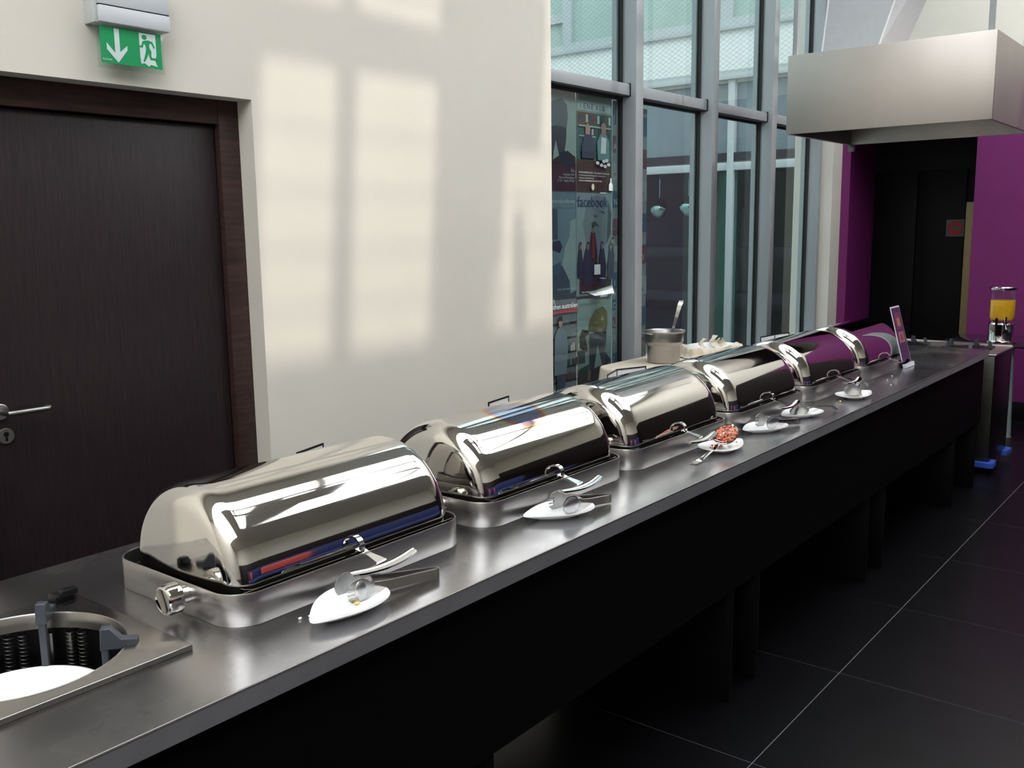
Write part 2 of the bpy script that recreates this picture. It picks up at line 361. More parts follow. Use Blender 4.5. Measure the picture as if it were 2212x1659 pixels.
build('floor_slab', MB().box((XF+0.0, 3.46, 2.4), (XF+2.5, 11.4, 2.5)), M['shop_dark'], bd)
for z in (0.62, 1.22): build('shelf', MB().box((XF+0.7, 3.6, z), (XF+1.2, 8.4, z+0.12)), M['shop_purple'], bd)
gp = MB().box((XF+0.04, 3.46, -0.05), (XF+0.045, 9.5, 2.29)); build('pane', gp, glassmat('shop_glass', (0.75, 0.85, 0.85), 1.45), bd)
for k, (y, z) in enumerate(((6.62, 1.86), (6.18, 1.88), (6.00, 1.86))):
    r = 0.13 if k < 2 else 0.06
    L_ = MB(); L_.lathe([(0.02, r*1.1), (r*0.55, r*0.85), (r*0.95, r*0.3), (r, -0.1*r), (r*0.8, -0.65*r), (r*0.3, -r)], 20)
    L_.bm.transform(Matrix.Translation((XF+0.6, y, z)))
    L_.tube([(XF+0.6, y, z+r), (XF+0.6, y, 2.4)], 0.006, 6)
    mesh_thing('pendant_lamp', L_, M['chrome'], (XF+0.6, y, z), label=('round steel pendant lamp nearest the poster window, in the building opposite', 'round steel pendant lamp, middle one in the building opposite', 'smallest steel pendant lamp in the building opposite')[k], cat='lamp', group='pendant lamps across the courtyard')
# bird net over the upper storey of that building
nb = MB(); x = XF-0.25
for k in range(-34, 110):
    for sgn in (1, -1):
        y0 = 3.6 + k*0.085 if sgn > 0 else 3.6 + k*0.085
        a = (y0, 3.40); b = (y0 + sgn*1.9*1.55, 3.40+1.9)
        pts = []
        ya, za = a; yb, zb = b
        # clip to 3.6..9.6
        def cl(t): return ya+(yb-ya)*t, za+(zb-za)*t
        t0, t1 = 0.0, 1.0
        for lo, hi in ((3.6, 9.6),):
            dy = yb-ya
            ta, tb_ = (lo-ya)/dy, (hi-ya)/dy
            if ta > tb_: ta, tb_ = tb_, ta
            t0 = max(t0, ta); t1 = min(t1, tb_)
        if t0 >= t1: continue
        p, q = cl(t0), cl(t1)
        nb.strip([(x, p[0], p[1]), (x, q[0], q[1])], 0.0022, 0.0022, (1, 0, 0))
mesh_thing('bird_net', nb, flat('net_cord', (0.16, 0.2, 0.2)), (x, 6.5, 3.4), smooth=False, label='fine diamond mesh net stretched in front of the upper windows across the courtyard', cat='net', kind='stuff')

# ------------------------------------------------------------------ posters on the first window bay
PY = 3.328
def poster(x0, x1, z0, z1, base, label, grp='posters stuck on the first window'):
    o = thing('poster', ((x0+x1)/2, PY, z0), label=label, cat='poster', group=grp)
    build('sheet', MB().box((x0, PY, z0), (x1, PY+0.001, z1)), flat('print_'+base[0], base[1]), o)
    o['_r'] = 0; del o['_r']
    lay = [0]
    def P(nm, pts, colname, col, d=0):
        lay[0] += 1; yy = PY-0.0004*lay[0]
        q = [(x0+(x1-x0)*u, z0+(z1-z0)*v) for u, v in pts]
        a = MB(); a.prism(q, yy-0.0003, yy, ax='y'); return build(nm, a, flat('print_'+colname, col), o, smooth=False)
    def T(s, u, v, size, colname, col, align='LEFT'):
        lay[0] += 1
        return text_part('lettering', s, size, face_my(x0+(x1-x0)*u, PY-0.0004*lay[0]-0.0006, z0+(z1-z0)*v), flat('print_'+colname, col), o, 0.0002, align)
    return o, P, T
R_ = lambda a, b, c, d_: [(a, b), (c, b), (c, d_), (a, d_)]
pale = ('pale', (0.34, 0.42, 0.41)); navy = (0.025, 0.035, 0.07); maroon = (0.06, 0.025, 0.03); white = (0.6, 0.65, 0.66)
bend_back = [(-0.0, .80), (.10, .87), (.30, .89), (.48, .87), (.62, .78), (.66, .66), (.60, .50)]
def bent_figure(P, shirt, u0=0.0, su=1.0):
    f = lambda L: [(u0+su*u, v) for u, v in L]
    P('figure', f([(.30, .66), (.36, .78), (.52, .87), (.74, .90), (.86, .84), (.88, .72), (.84, .60), (.60, .62)]), 'shirt_'+shirt[0], shirt[1])
    P('figure', f([(.34, .62), (.60, .63), (.84, .62), (.84, .52), (.80, .40), (.98, .30), (.97, .26), (.86, .22), (.72, .26), (.66, .36), (.58, .50), (.54, .40), (.48, .24), (.34, .22), (.34, .42)]), 'navy', navy)
    P('figure', f([(.30, .66), (.14, .68), (.06, .60), (.08, .50), (.20, .44), (.30, .44), (.26, .52), (.22, .60), (.34, .62)]), 'hair', (0.03, 0.025, 0.03))
    P('figure', f([(.30, .22), (.38, .22), (.36, .12), (.28, .12)]), 'skin', (0.30, 0.18, 0.15))
# row 1
o, P, T = poster(4.40, 4.822, 1.832, 2.42, pale, 'window poster of a bent figure in jeans, upper left, beside the wall')
P('print_band', [(0, 0), (1, 0), (1, .34), (.8, .40), (.45, .30), (0, .34)], 'maroon', maroon)
bent_figure(P, ('slate', (0.12, 0.15, 0.18)), -0.05, 0.98)
T('bu', 0.96, 0.19, 0.035, 'white', white, 'RIGHT'); T('integritäts 2010\nKino im Künstlerhaus\nfr 12.3. - Beginn 20 Uhr', 0.96, 0.155, 0.018, 'white', white, 'RIGHT')
o, P, T = poster(4.828, 5.222, 1.832, 2.42, pale, 'window poster of two people by shelves, top row, beside the mullion')
P('print_band', R_(0, .0, 1, .32), 'brown', (0.11, 0.06, 0.045)); P('print_band', R_(0, .32, 1, .80), 'shelfteal', (0.09, 0.17, 0.17))
P('print_band', R_(0, .68, .55, .80), 'rust', (0.26, 0.12, 0.08)); P('print_band', R_(.04, .82, .96, .91), 'white', white)
T('I  E N E  A L B', .1, .835, 0.045, 'ink', (0.05, 0.08, 0.10)); T('Body of Understanding', .08, .94, 0.03, 'straw', (0.4, 0.4, 0.25))
for i in range(9): P('books', R_(.04+.105*i, .70, .04+.105*i+.06, .78), ('b1', 'b2', 'white')[i % 3], ((0.05, 0.12, 0.2), (0.2, 0.12, 0.1), white)[i % 3])
for i in range(7): P('books', R_(.30+.1*i, .58, .30+.1*i+.05, .64), ('b1', 'white', 'b2')[i % 3], ((0.05, 0.12, 0.2), white, (0.2, 0.12, 0.1))[i % 3])
P('shelf_line', R_(.05, .655, .95, .668), 'white', white); P('shelf_line', R_(.05, .555, .5, .566), 'white', white)
P('figure', [(.12, .34), (.48, .34), (.46, .50), (.36, .60), (.20, .58), (.12, .46)], 'navy', navy)
P('figure', [(.22, .58), (.34, .58), (.35, .66), (.28, .69), (.22, .66)], 'skin', (0.30, 0.18, 0.15))
P('figure', [(.56, .33), (.88, .33), (.88, .52), (.80, .60), (.64, .60), (.54, .52)], 'tealcoat', (0.10, 0.22, 0.24))
P('figure', [(.64, .40), (.78, .40), (.80, .56), (.66, .57)], 'white', white)
P('figure', [(.66, .60), (.78, .60), (.79, .69), (.72, .72), (.65, .69)], 'skin', (0.30, 0.18, 0.15))
for i, (u, v) in enumerate(((.55, .30), (.66, .28), (.76, .27), (.86, .29), (.72, .32), (.8, .33))): P('plate_print', [(u+.05*math.cos(a), v+.018*math.sin(a)) for a in [j*PI/5 for j in range(10)]], 'white', white)
T('PHILAGRAFIKA 2010 - The Graphic Unconscious', .02, .185, 0.0165, 'white', white)
T('An International Festival celebrating print in contemporary art', .02, .16, 0.0115, 'white', white); T('Austrian Cultural Forum', .02, .13, 0.016, 'white', white)
T('Lecture at 11 East 52nd Street, New York NY 10022', .02, .105, 0.0115, 'white', white)
P('bottle_print', [(.86, .02), (.97, .02), (.97, .08), (.93, .11), (.93, .15), (.90, .15), (.90, .11), (.86, .08)], 'white', white)
P('bottle_print', [(.40+.04*math.cos(a), .05+.035*math.sin(a)) for a in [j*PI/5 for j in range(10)]], 'straw', (0.4, 0.4, 0.25))
# row 2
mist = ('mist', (0.16, 0.25, 0.30))
o, P, T = poster(4.40, 4.822, 1.21, 1.826, mist, 'misty blue window poster, left of the middle row, beside the wall')
P('print_shape', R_(0, 0, 1, .30), 'deepblue', (0.05, 0.09, 0.13)); P('print_shape', [(1, .05), (1, .75), (.86, .72), (.84, .58), (.72, .46), (.66, .30), (.84, .14), (.86, .02)], 'palemist', (0.32, 0.40, 0.40))
P('print_shape', R_(.40, .55, .55, .84), 'deepblue', (0.05, 0.09, 0.13))
P('print_shape', [(.40, .46), (.60, .42), (.66, .48), (.6, .54), (.44, .53)], 'navy', navy)
P('print_shape', [(.40, .30), (.62, .34), (.6, .22), (.42, .2)], 'b1', (0.05, 0.12, 0.2))
T('Fußspressekonferenz', .97, .895, 0.036, 'white', white, 'RIGHT'); T('Das mit Schlachtruf', .97, .85, 0.034, 'steel', (0.3, 0.36, 0.38), 'RIGHT')
T('fr 8.10. Uhr 7010 · Studio', .97, .06, 0.018, 'white', white, 'RIGHT')
o, P, T = poster(4.828, 5.222, 1.20, 1.826, ('cloud', (0.30, 0.37, 0.39)), 'window poster with large blue lettering above a pale face and seated people')
P('face_print', [(.25, .55), (.18, .70), (.30, .92), (.55, .98), (.85, .95), (.97, .80), (.98, .60), (.85, .50), (.60, .42), (.38, .46)], 'greyface', (0.21, 0.27, 0.29))
P('face_print', [(.85, .50), (.97, .60), (.99, .80), (.90, .93), (.88, .75)], 'facehair', (0.10, 0.12, 0.13))
P('face_print', [(.40, .70), (.50, .73), (.60, .69), (.64, .675), (.52, .68), (.44, .675)], 'facelip', (0.08, 0.09, 0.10))
P('face_print', [(.46, .79), (.50, .76), (.58, .77), (.56, .79), (.52, .785)], 'facehair', (0.10, 0.12, 0.13)); P('face_print', [(.70, .83), (.80, .81), (.79, .80), (.70, .815)], 'facelip', (0.08, 0.09, 0.10))
P('print_band', R_(.08, .02, .98, .17), 'maroon', maroon)
T('facebook', .02, .865, 0.092, 'fblue', (0.025, 0.075, 0.24))
def sit(u, w, v0, v1, c='navy', cc=navy):
    P('figure', [(u-w, v0), (u+w, v0), (u+w*1.2, v0+(v1-v0)*.5), (u+w*.5, v1), (u-w*.5, v1), (u-w*1.2, v0+(v1-v0)*.5)], c, cc)
    P('figure', [(u-w*.2, v1-.01), (u+w*.2, v1-.01), (u+w*.2, v1+.02), (u-w*.2, v1+.02)], 'skin', (0.30, 0.18, 0.15))
    P('figure', [(u+.035*math.cos(a), v1+.035+.026*math.sin(a)) for a in [j*PI/4 for j in range(8)]], 'skin', (0.30, 0.18, 0.15))
    P('figure', [(u+.037*math.cos(a), v1+.045+.024*math.sin(a)) for a in [j*PI/5 for j in range(6)]], 'hair', (0.03, 0.025, 0.03))
sit(.45, .11, .16, .62, 'suit', (0.03, 0.03, 0.04)); P('figure', R_(.42, .36, .49, .60), 'redshirt', (0.25, 0.03, 0.03))
sit(.30, .13, .10, .46); sit(.70, .10, .10, .46); sit(.08, .06, .18, .46); sit(.94, .07, .14, .44); sit(.99, .04, .2, .5)
P('figure', R_(.45, .20, .62, .30), 'white', white)
T('Kino im Grünen ab ende der Saison', .1, .03, 0.013, 'white', white)
b = MB(); b.rings([[(4.95, PY-0.003, 1.215), (5.226, PY-0.004, 1.25)], [(4.99, PY-0.03, 1.195), (5.20, PY-0.035, 1.20)], [(5.02, PY-0.018, 1.215), (5.18, PY-0.02, 1.222)]], False)
build('curled_corner', b, M['paper'], o)
# row 3
o, P, T = poster(4.40, 4.826, 0.60, 1.19, ('booky', (0.27, 0.29, 0.30)), 'window poster of a person in a long grey coat before bookshelves, bottom left')
for i in range(5): P('shelf_line', R_(.35, .14+.15*i, 1.0, .165+.15*i), 'ink2', (0.04, 0.035, 0.04))
for i in range(30):
    u = .68+.035*(i % 10); v = .165+.15*(i//10)
    P('books', R_(u, v, u+.02, v+.06+.03*random.random()), ('red2', 'navy', 'white', 'b2')[random.randrange(4)], ((0.3, 0.02, 0.03), navy, white, (0.2, 0.12, 0.1))[0])
P('coat_print', [(.40, .24), (.70, .24), (.74, .5), (.70, .66), (.60, .72), (.50, .72), (.42, .64)], 'coat', (0.14, 0.19, 0.24))
P('coat_print', [(.46, .08), (.66, .08), (.66, .24), (.46, .24)], 'navy', navy)
P('figure', [(.555+.045*math.cos(a), .77+.05*math.sin(a)) for a in [j*PI/5 for j in range(10)]], 'skin', (0.30, 0.18, 0.15))
P('figure', [(.50, .79), (.61, .79), (.59, .84), (.52, .84)], 'hair', (0.03, 0.025, 0.03))
P('print_band', R_(.0, .87, 1, .885), 'red2', (0.3, 0.02, 0.03))
T('Wochen australien', .97, .915, 0.042, 'white', white, 'RIGHT'); T('tea eingeladener bücher', .97, .885, 0.021, 'red2', (0.22, 0.03, 0.04), 'RIGHT')
T('8. juli und bibliothekarinnen\nfr. 25.9.09 wien', .38, .07, 0.022, 'white', white)
o, P, T = poster(4.832, 5.222, 0.59, 1.18, pale, 'window poster of a bent figure in a yellow shirt, bottom row, beside the mullion')
P('print_band', [(0, 0), (1, 0), (1, .18), (.7, .26), (.3, .22), (0, .22)], 'maroon', maroon)
P('print_band', R_(0, .32, .22, .46), 'ink', (0.05, 0.08, 0.10)); P('print_band', [(0, .14), (.3, .18), (.34, .30), (.05, .26)], 'darkgreen', (0.03, 0.06, 0.05))
bent_figure(P, ('ochre', (0.22, 0.18, 0.09)))
T('integritäts 2010\nKino im Künstlerhaus\nfr 12.3. - Beginn 20 Uhr', 0.96, 0.13, 0.018, 'white', white, 'RIGHT'); T('Kultur der Bewegung', .1, .94, .022, 'steel', (0.3, 0.36, 0.38))
# narrow letter strips
for k, (x0, x1, z0, z1, lt, lb) in enumerate(((5.232, 5.288, 1.20, 2.40, 'JÄ=N∙I1', 'narrow letter strip poster at the right of the first window, upper one'), (5.232, 5.288, 0.60, 1.185, 'DULIN', 'narrow letter strip poster at the right of the first window, lower one'), (5.56, 5.655, 0.72, 2.38, 'JBHTÖNEL', 'narrow poster edge at the left of the second window'))):
    o, P, T = poster(x0, x1, z0, z1, ('stripbg', (0.26, 0.30, 0.34)), lb, 'narrow poster strips on the windows')
    n = len(lt)
    for i, ch in enumerate(lt):
        P('print_block', R_(.02, 1-(i+.85)/n, .98, 1-(i+.25)/n), ('b1', 'strip_rose', 'strip_white')[i % 3], ((0.05, 0.12, 0.2), (0.16, 0.07, 0.09), (0.34, 0.38, 0.40))[i % 3])
        T(ch, .15, 1-(i+.75)/n, 0.055, 'ink' if i % 3 == 2 else 'white', (0.05, 0.08, 0.10) if i % 3 == 2 else white)

# ------------------------------------------------------------------ dark door in the far niche
d = thing('door_2', (9.57, 2.5, 0), kind='structure')
build('door_leaf', MB().box((9.56, 2.26, 0.01), (9.60, 2.68, 2.1), 0.002), M['black_wall'], d)
build('door_leaf', MB().box((9.56, 2.69, 0.01), (9.60, 3.08, 2.1), 0.002), M['black_wall'], d)
build('door_edge', MB().box((9.545, 2.165, 0.3), (9.60, 2.25, 1.80), 0.002), M['brass'], d)
s = thing('no_entry_sign', (9.545, 2.33, 1.55), label='small square no entry sign on the dark door in the niche', cat='sign')
f9 = 9.553/9.3
yc, zc, hs = 2.275*f9, 1.61+(1.568-1.61)*f9, 0.078
build('plate', MB().box((9.552, yc-hs, zc-hs), (9.559, yc+hs, zc+hs)), flat('sign_grey', (0.09, 0.085, 0.10)), s)
build('disc', MB().prism([(yc+0.068*math.cos(a*PI/16), zc+0.068*math.sin(a*PI/16)) for a in range(32)], 9.5505, 9.552, ax='x'), M['red'], s)
build('bar', MB().box((9.549, yc-0.05, zc-0.012), (9.5505, yc+0.05, zc+0.012)), flat('sign_grey', (0.09, 0.085, 0.10)), s)

# ================================================================== COUNTER
CX0, CX1, CY0, CY1, CZ = -0.8, 6.29, 1.305, 2.172, 0.85
ct = thing('buffet_counter', (2.8, 1.74, 0), label='long buffet counter with steel top and black front panel, running away from the camera', cat='counter')
# worktop with a round cut-out for the plate dispenser
CCX, CCY, CR = 0.708, 1.728, 0.190
w = MB()
w.box((CX0, CY0, CZ-0.04), (0.50, CY1, CZ)); w.box((0.93, CY0, CZ-0.04), (CX1, CY1, CZ)); w.box((0.50, CY0, CZ-0.04), (0.93, 1.52, CZ)); w.box((0.50, 1.94, CZ-0.04), (0.93, CY1, CZ))
bmesh.ops.remove_doubles(w.bm, verts=w.bm.verts, dist=1e-5)
build('worktop', w, M['worktop'], ct)
e = MB(); e.tube([(CX0, CY0+0.001, CZ-0.0034), (CX1, CY0+0.001, CZ-0.0034)], 0.0032, 8)
build('worktop_edge', e, M['brushed'], ct)
build('worktop_apron', MB().box((CX0, CY0-0.0015, CZ-0.042), (CX1, CY0+0.001, CZ-0.003)), mat('apron_steel', (0.42, 0.42, 0.44), 0.55, 0.8, noise=0.08, nscale=8), ct)
build('front_panel', MB().box((CX0, CY0+0.022, 0.402), (CX1-0.03, CY0+0.045, 0.812)), M['cabinet'], ct)
build('back_panel', MB().box((CX0, 2.12, 0.402), (CX1-0.03, 2.14, 0.812)), M['cabinet'], ct)
build('end_panel', MB().box((CX1-0.03, CY0+0.022, 0.402), (CX1-0.01, 2.14, 0.812)), M['cabinet'], ct)
build('bottom_shelf', MB().box((CX0, CY0+0.045, 0.402), (CX1-0.03, 2.12, 0.42)), M['cabinet'], ct)
for x in (-0.3, 1.35, 1.55, 2.83, 3.04, 4.22, 4.45, 5.70, 6.2): build('leg', MB().box((x, 1.332, 0), (x+0.035, 2.1, 0.402), 0.002), M['cabinet'], ct)

# ------------------------------------------------------------------ drop-in plate dispenser
pdn = thing('plate_dispenser', (CCX, CCY, CZ), label='drop-in round plate dispenser with square steel flange, at the near end of the counter', cat='dispenser')
# flange: square ring with circular hole
n = 64; sq = []; ci = []
hx0, hx1, hy0, hy1 = 0.495, 0.931, 1.507, 1.946
for i in range(n):
    a = 2*PI*i/n + PI/4
    c, s_ = math.cos(a), math.sin(a); mxx = max(abs(c), abs(s_))
    u, v = c/mxx, s_/mxx
    sq.append(((hx0+hx1)/2+u*(hx1-hx0)/2, (hy0+hy1)/2+v*(hy1-hy0)/2)); ci.append((CCX+CR*c, CCY+CR*s_))
R = [[(p[0], p[1], CZ+0.0005) for p in sq], [(p[0], p[1], CZ+0.010) for p in sq]]
R.append([(p[0]*0.985+((hx0+hx1)/2)*0.015, p[1]*0.985+((hy0+hy1)/2)*0.015, CZ+0.012) for p in sq])
for rr, zz in ((0.006, 0.012), (0.002, 0.0145), (0, 0.012), (-0.003, -0.006), (-0.005, -0.016)):
    R.append([(CCX+(CR+rr)*math.cos(2*PI*i/n+PI/4), CCY+(CR+rr)*math.sin(2*PI*i/n+PI/4), CZ+zz) for i in range(n)])
build('flange', MB().rings(R), M['flange'], pdn, ang=50)
build('well', MB().lathe([(CR+0.02, -0.014), (CR+0.02, -0.50), (0.001, -0.50)], 48, (CCX, CCY, CZ), False, True), M['black_wall'], pdn)
for k, a in enumerate((26, 34, 62, 70)):
    a = math.radians(a); cx_, cy_ = CCX+(CR-0.004)*math.cos(a), CCY+(CR-0.004)*math.sin(a)
    pts = [(cx_+0.0095*math.cos(t*0.7), cy_+0.0095*math.sin(t*0.7), CZ-0.020-0.0009*t) for t in range(0, 280)]
    build('spring', MB().tube(pts, 0.0011, 5), M['spring'], pdn)
for a in (36, 47, 80): 
    a = math.radians(a); build('rod', MB().tube([(CCX+(CR+0.005)*math.cos(a), CCY+(CR+0.005)*math.sin(a), CZ-0.03), (CCX+(CR+0.005)*math.cos(a), CCY+(CR+0.005)*math.sin(a), CZ-0.45)], 0.006, 8), M['dark_steel'], pdn)
def guide(ang):
    g = MB()
    # radial profile: clamp block outside the rim, raised tip and long finger inside the well
    prof = [(0.020, -0.011), (0.020, 0.012), (-0.008, 0.014), (-0.026, 0.036), (-0.044, 0.036), (-0.046, 0.0), (-0.046, -0.006), (-0.010, -0.006), (-0.006, 0.0)]
    g.prism(prof, -0.010, 0.010, ax='y'); g.box((-0.045, -0.007, -0.15), (-0.033, 0.007, -0.004), 0.002)
    bmesh.ops.bevel(g.bm, geom=[e for e in g.bm.edges if e.calc_length() > 0.015][:20], offset=0.002, segments=1, affect='EDGES')
    a = math.radians(ang)
    g.bm.transform(Matrix.Translation((CCX, CCY, CZ+0.012)) @ Matrix.Rotation(a, 4, 'Z') @ Matrix.Translation((CR+0.004, 0, 0)))
    return g
build('plate_guide', guide(-39), M['gplastic'], pdn); build('plate_guide', guide(47), M['gplastic'], pdn)
g = MB(); g.box((0.868, 1.893, CZ+0.012), (0.908, 1.93, CZ+0.030), 0.003); g.box((0.880, 1.888, CZ+0.026), (0.914, 1.908, CZ+0.040), 0.003)
g.lathe([(0.028, 0), (0.028, 0.003)], 24, (0.888, 1.907, CZ+0.012))
build('latch', g, M['bplastic'], pdn)
# plate on the spring table of the well
pl = MB(); pz = 0.742
pl.lathe([(0.075, 0), (0.078, 0.002), (0.10, 0.006), (0.150, 0.022), (0.155, 0.026), (0.150, 0.0275), (0.10, 0.011), (0.001, 0.010)], 64, (CCX+0.0, CCY, pz), True, True)
mesh_thing('dinner_plate', pl, M['porcelain'], (CCX, CCY, pz), label='round white dinner plate lying inside the drop-in plate dispenser', cat='plate')
build('spring_table', MB().lathe([(0.14, -0.006), (0.14, 0)], 40, (CCX, CCY, pz)), M['dark_steel'], pdn)

# ------------------------------------------------------------------ chafing dishes
def rrect(x0, y0, x1, y1, r, z, n=8):
    out = []
    for cx_, cy_, a0 in ((x1-r, y1-r, 0), (x0+r, y1-r, 90), (x0+r, y0+r, 180), (x1-r, y0+r, 270)):
        for k in range(n+1):
            a = math.radians(a0+90*k/n); out.append((cx_+r*math.cos(a), cy_+r*math.sin(a), z))
    return out
LB, DB, HB = 0.680, 0.450, 0.068      # base length, depth, height (origin: front left bottom corner)
CD = 0.220                            # y of the cover's axis
def make_dish():
    t = thing('chafing_dish', (0, 0, 0))
    b = MB(); R = []
    for ins, z in ((0.002, 0.0), (0, 0.002), (0, HB-0.002), (0.001, HB), (0.003, HB), (0.004, HB-0.003)):
        R.append(rrect(ins, ins, LB-ins, DB-ins, 0.068-ins, z))
    b.rings(R)
    build('base', b, M['brushed'], t, world=False, ang=50)
    b = MB(); R = []
    for ins, z in ((0.004, HB-0.003), (0.0045, 0.034), (0.014, 0.033), (0.018, 0.040), (0.024, 0.040), (0.03, 0.02)):
        R.append(rrect(ins, ins, LB-ins, DB-ins, 0.068-ins, z))
    b.rings(R, cap1=True)
    build('water_pan', b, M['pan'], t, world=False, ang=50)
    # roll-top cover
    c = MB(); R0 = 0.193; RZ = 0.187/0.193; x0, x1 = 0.028, LB-0.020; f = 0.050; zc = HB-0.004
    sec = [(x0-0.008, 0.001), (x0-0.007, 0.05), (x0-0.004, 0.10), (x0, R0-f)]
    for k in range(1, 9):
        a = PI/2*k/8; sec.append((x0+f*(1-math.cos(a)), R0-f+f*math.sin(a)))
    sec2 = [(x0+x1-x, r) for x, r in sec][::-1]
    nn = 48; R = []
    for x, r in sec + [(x0+f+0.02, R0), (x1-f-0.02, R0)] + sec2:
        row = []
        for k in range(nn+1):
            a = math.radians(-6 + 192*k/nn)
            row.append((x, CD-r*math.cos(a), zc+RZ*r*math.sin(a)))
        R.append(row)
    c.rings(R, False)
    cov = build('cover', c, M['polished'], t, world=False, ang=60)
    rim = MB(); rim.strip([(x0+0.004, CD-R0-0.0005, zc-0.006), (x1-0.004, CD-R0-0.0005, zc-0.006)], 0.010, 0.003)
    build('cover_rim', rim, M['polished'], cov, world=False)
    # handle: ring, stem and curved bar
    hx = LB/2-0.008; y0 = CD-R0; h = MB()
    ring = []
    for k in range(0, 21):
        a = math.radians(-30+240*k/20); ring.append((hx, y0-0.006-0.021*math.cos(a), zc+0.018+0.021*math.sin(a)))
    h.strip(ring, 0.014, 0.004, (1, 0, 0))
    h.strip([(hx, y0-0.014, zc+0.012), (hx+0.002, y0-0.05, zc+0.004), (hx+0.004, y0-0.082, zc-0.004)], [0.020, 0.016, 0.030], 0.006, (1, 0, 0))
    bar = []
    for k in range(17):
        u = -1+2*k/16; bar.append((hx+0.004+0.094*u, y0-0.097+0.011*u*u, zc-0.008+0.005*u*u))
    R = []
    for i, p in enumerate(bar):
        u = abs(-1+2*i/16); ww = 0.0145-0.004*u*u; px, py, pz_ = p
        R.append([(px, py-ww, pz_-0.003), (px, py, pz_-0.005), (px, py+ww, pz_-0.002), (px, py+ww, pz_+0.002), (px, py, pz_+0.0045), (px, py-ww, pz_+0.001)])
    h.rings(R, True, True, True)
    build('handle', h, M['chrome'], cov, world=False)
    kn = MB()
    def disc(x, r): return [(x, 0.160+r*math.cos(a*PI/14), 0.045+r*math.sin(a*PI/14)) for a in range(28)]
    kn.rings([disc(0.004, 0.019), disc(-0.018, 0.019), disc(-0.019, 0.028), disc(-0.022, 0.0315), disc(-0.045, 0.0315), disc(-0.051, 0.029), disc(-0.0530, 0.025), disc(-0.0520, 0.023)], True, True, True)
    build('knob', kn, M['polished'], t, world=False, ang=40)
    return t
dlab = ['nearest steel roll-top chafing dish on the counter, with a round knob on its end',
        'second steel chafing dish from the near end, its cover marked by a rainbow heat stain',
        'third steel chafing dish from the near end, beside the plate with red mince',
        'fourth steel chafing dish from the near end, in front of the linen-lined basket',
        'fifth steel chafing dish from the near end, reflecting purple',
        'farthest steel chafing dish, beside the purple menu card']
dx = [1.02, 1.79, 2.515, 3.25, 3.982, 4.715]; dy = [1.50, 1.512, 1.515, 1.515, 1.513, 1.513]
proto = make_dish()
for i, x in enumerate(dx):
    o = proto if i == 0 else copy_tree(proto)
    o.location = (x, dy[i], CZ); tag(o, dlab[i], 'chafing dish', 'roll-top chafing dishes on the counter')
# heat tint (rainbow oxide stain, its own shape) and pale scratches on the second cover's steel
HM = M['polished'].copy(); HM.name = 'heat_stained_steel'
nt = HM.node_tree; N = nt.nodes; Lk = nt.links; b_ = N['Principled BSDF']
tc = N.new('ShaderNodeTexCoord'); mp = N.new('ShaderNodeMapping'); mp.vector_type = 'TEXTURE'
mp.inputs['Location'].default_value = (0.345, CD-0.035, HB+0.175); mp.inputs['Scale'].default_value = (0.135, 0.10, 0.12)
gr = N.new('ShaderNodeTexGradient'); gr.gradient_type = 'SPHERICAL'; Lk.new(tc.outputs['Object'], mp.inputs[0])
nz_ = N.new('ShaderNodeTexNoise'); nz_.inputs['Scale'].default_value = 12; Lk.new(tc.outputs['Object'], nz_.inputs['Vector'])
vm = N.new('ShaderNodeVectorMath'); vm.operation = 'MULTIPLY_ADD'; vm.inputs[1].default_value = (0.25, 0.25, 0.25)
Lk.new(nz_.outputs['Color'], vm.inputs[0]); Lk.new(mp.outputs[0], vm.inputs[2]); Lk.new(vm.outputs[0], gr.inputs[0])
cr = N.new('ShaderNodeValToRGB'); es = cr.color_ramp.elements; base = (0.68, 0.665, 0.64, 1)
es[0].position = 0.0; es[0].color = base; es[1].position = 0.55; es[1].color = (0.30, 0.34, 0.46, 1)
for p, c in ((0.10, base), (0.20, (0.75, 0.55, 0.28, 1)), (0.28, (0.55, 0.28, 0.22, 1)), (0.38, (0.36, 0.28, 0.45, 1)), (0.46, (0.25, 0.33, 0.55, 1))):
    q = es.new(p); q.color = c
Lk.new(gr.outputs['Fac'], cr.inputs[0]); Lk.new(cr.outputs[0], b_.inputs['Base Color'])

# ------------------------------------------------------------------ small leaf shaped plates
LEAF = []
for k in range(48):
    a = 2*PI*k/48; c, s_ = math.cos(a), math.sin(a)
    u = -c
    w_ = 0.066*(1-0.35*c)*s_*(1-0.30*max(0, c)**2)
    LEAF.append((-0.113*c if c > 0 else -0.110*c, w_))
# tip at x = -0.113
def leaf_ring(k, z): return [(x*k, y*k, z) for x, y in LEAF]
def make_leaf():
    b = MB()
    b.rings([leaf_ring(0.45, 0), leaf_ring(0.52, 0.0), leaf_ring(0.60, 0.005), leaf_ring(0.97, 0.0175), leaf_ring(1.0, 0.020), leaf_ring(0.99, 0.0215), leaf_ring(0.95, 0.0205), leaf_ring(0.6, 0.0105), leaf_ring(0.3, 0.009)], True, True, True)
    return build('serving_plate', b, M['porcelain'], ang=60)
leaf0 = make_leaf()
plates = [((1.222, 1.412), 14, 'white leaf-shaped plate in front of the nearest chafing dish, holding tongs'),
          ((2.003, 1.445), -16, 'white leaf-shaped plate with tongs, in front of the second chafing dish'),
          ((2.962, 1.428), 176, 'white leaf-shaped plate under the spoon of red mince'),
          ((3.323, 1.446), -13, 'white leaf-shaped plate with tongs, just beyond the red mince'),
          ((3.665, 1.440), -14, 'white leaf-shaped plate with an upturned dark spoon'),
          ((4.215, 1.402), 168, 'farthest white leaf-shaped plate, with a spoon and pale food')]
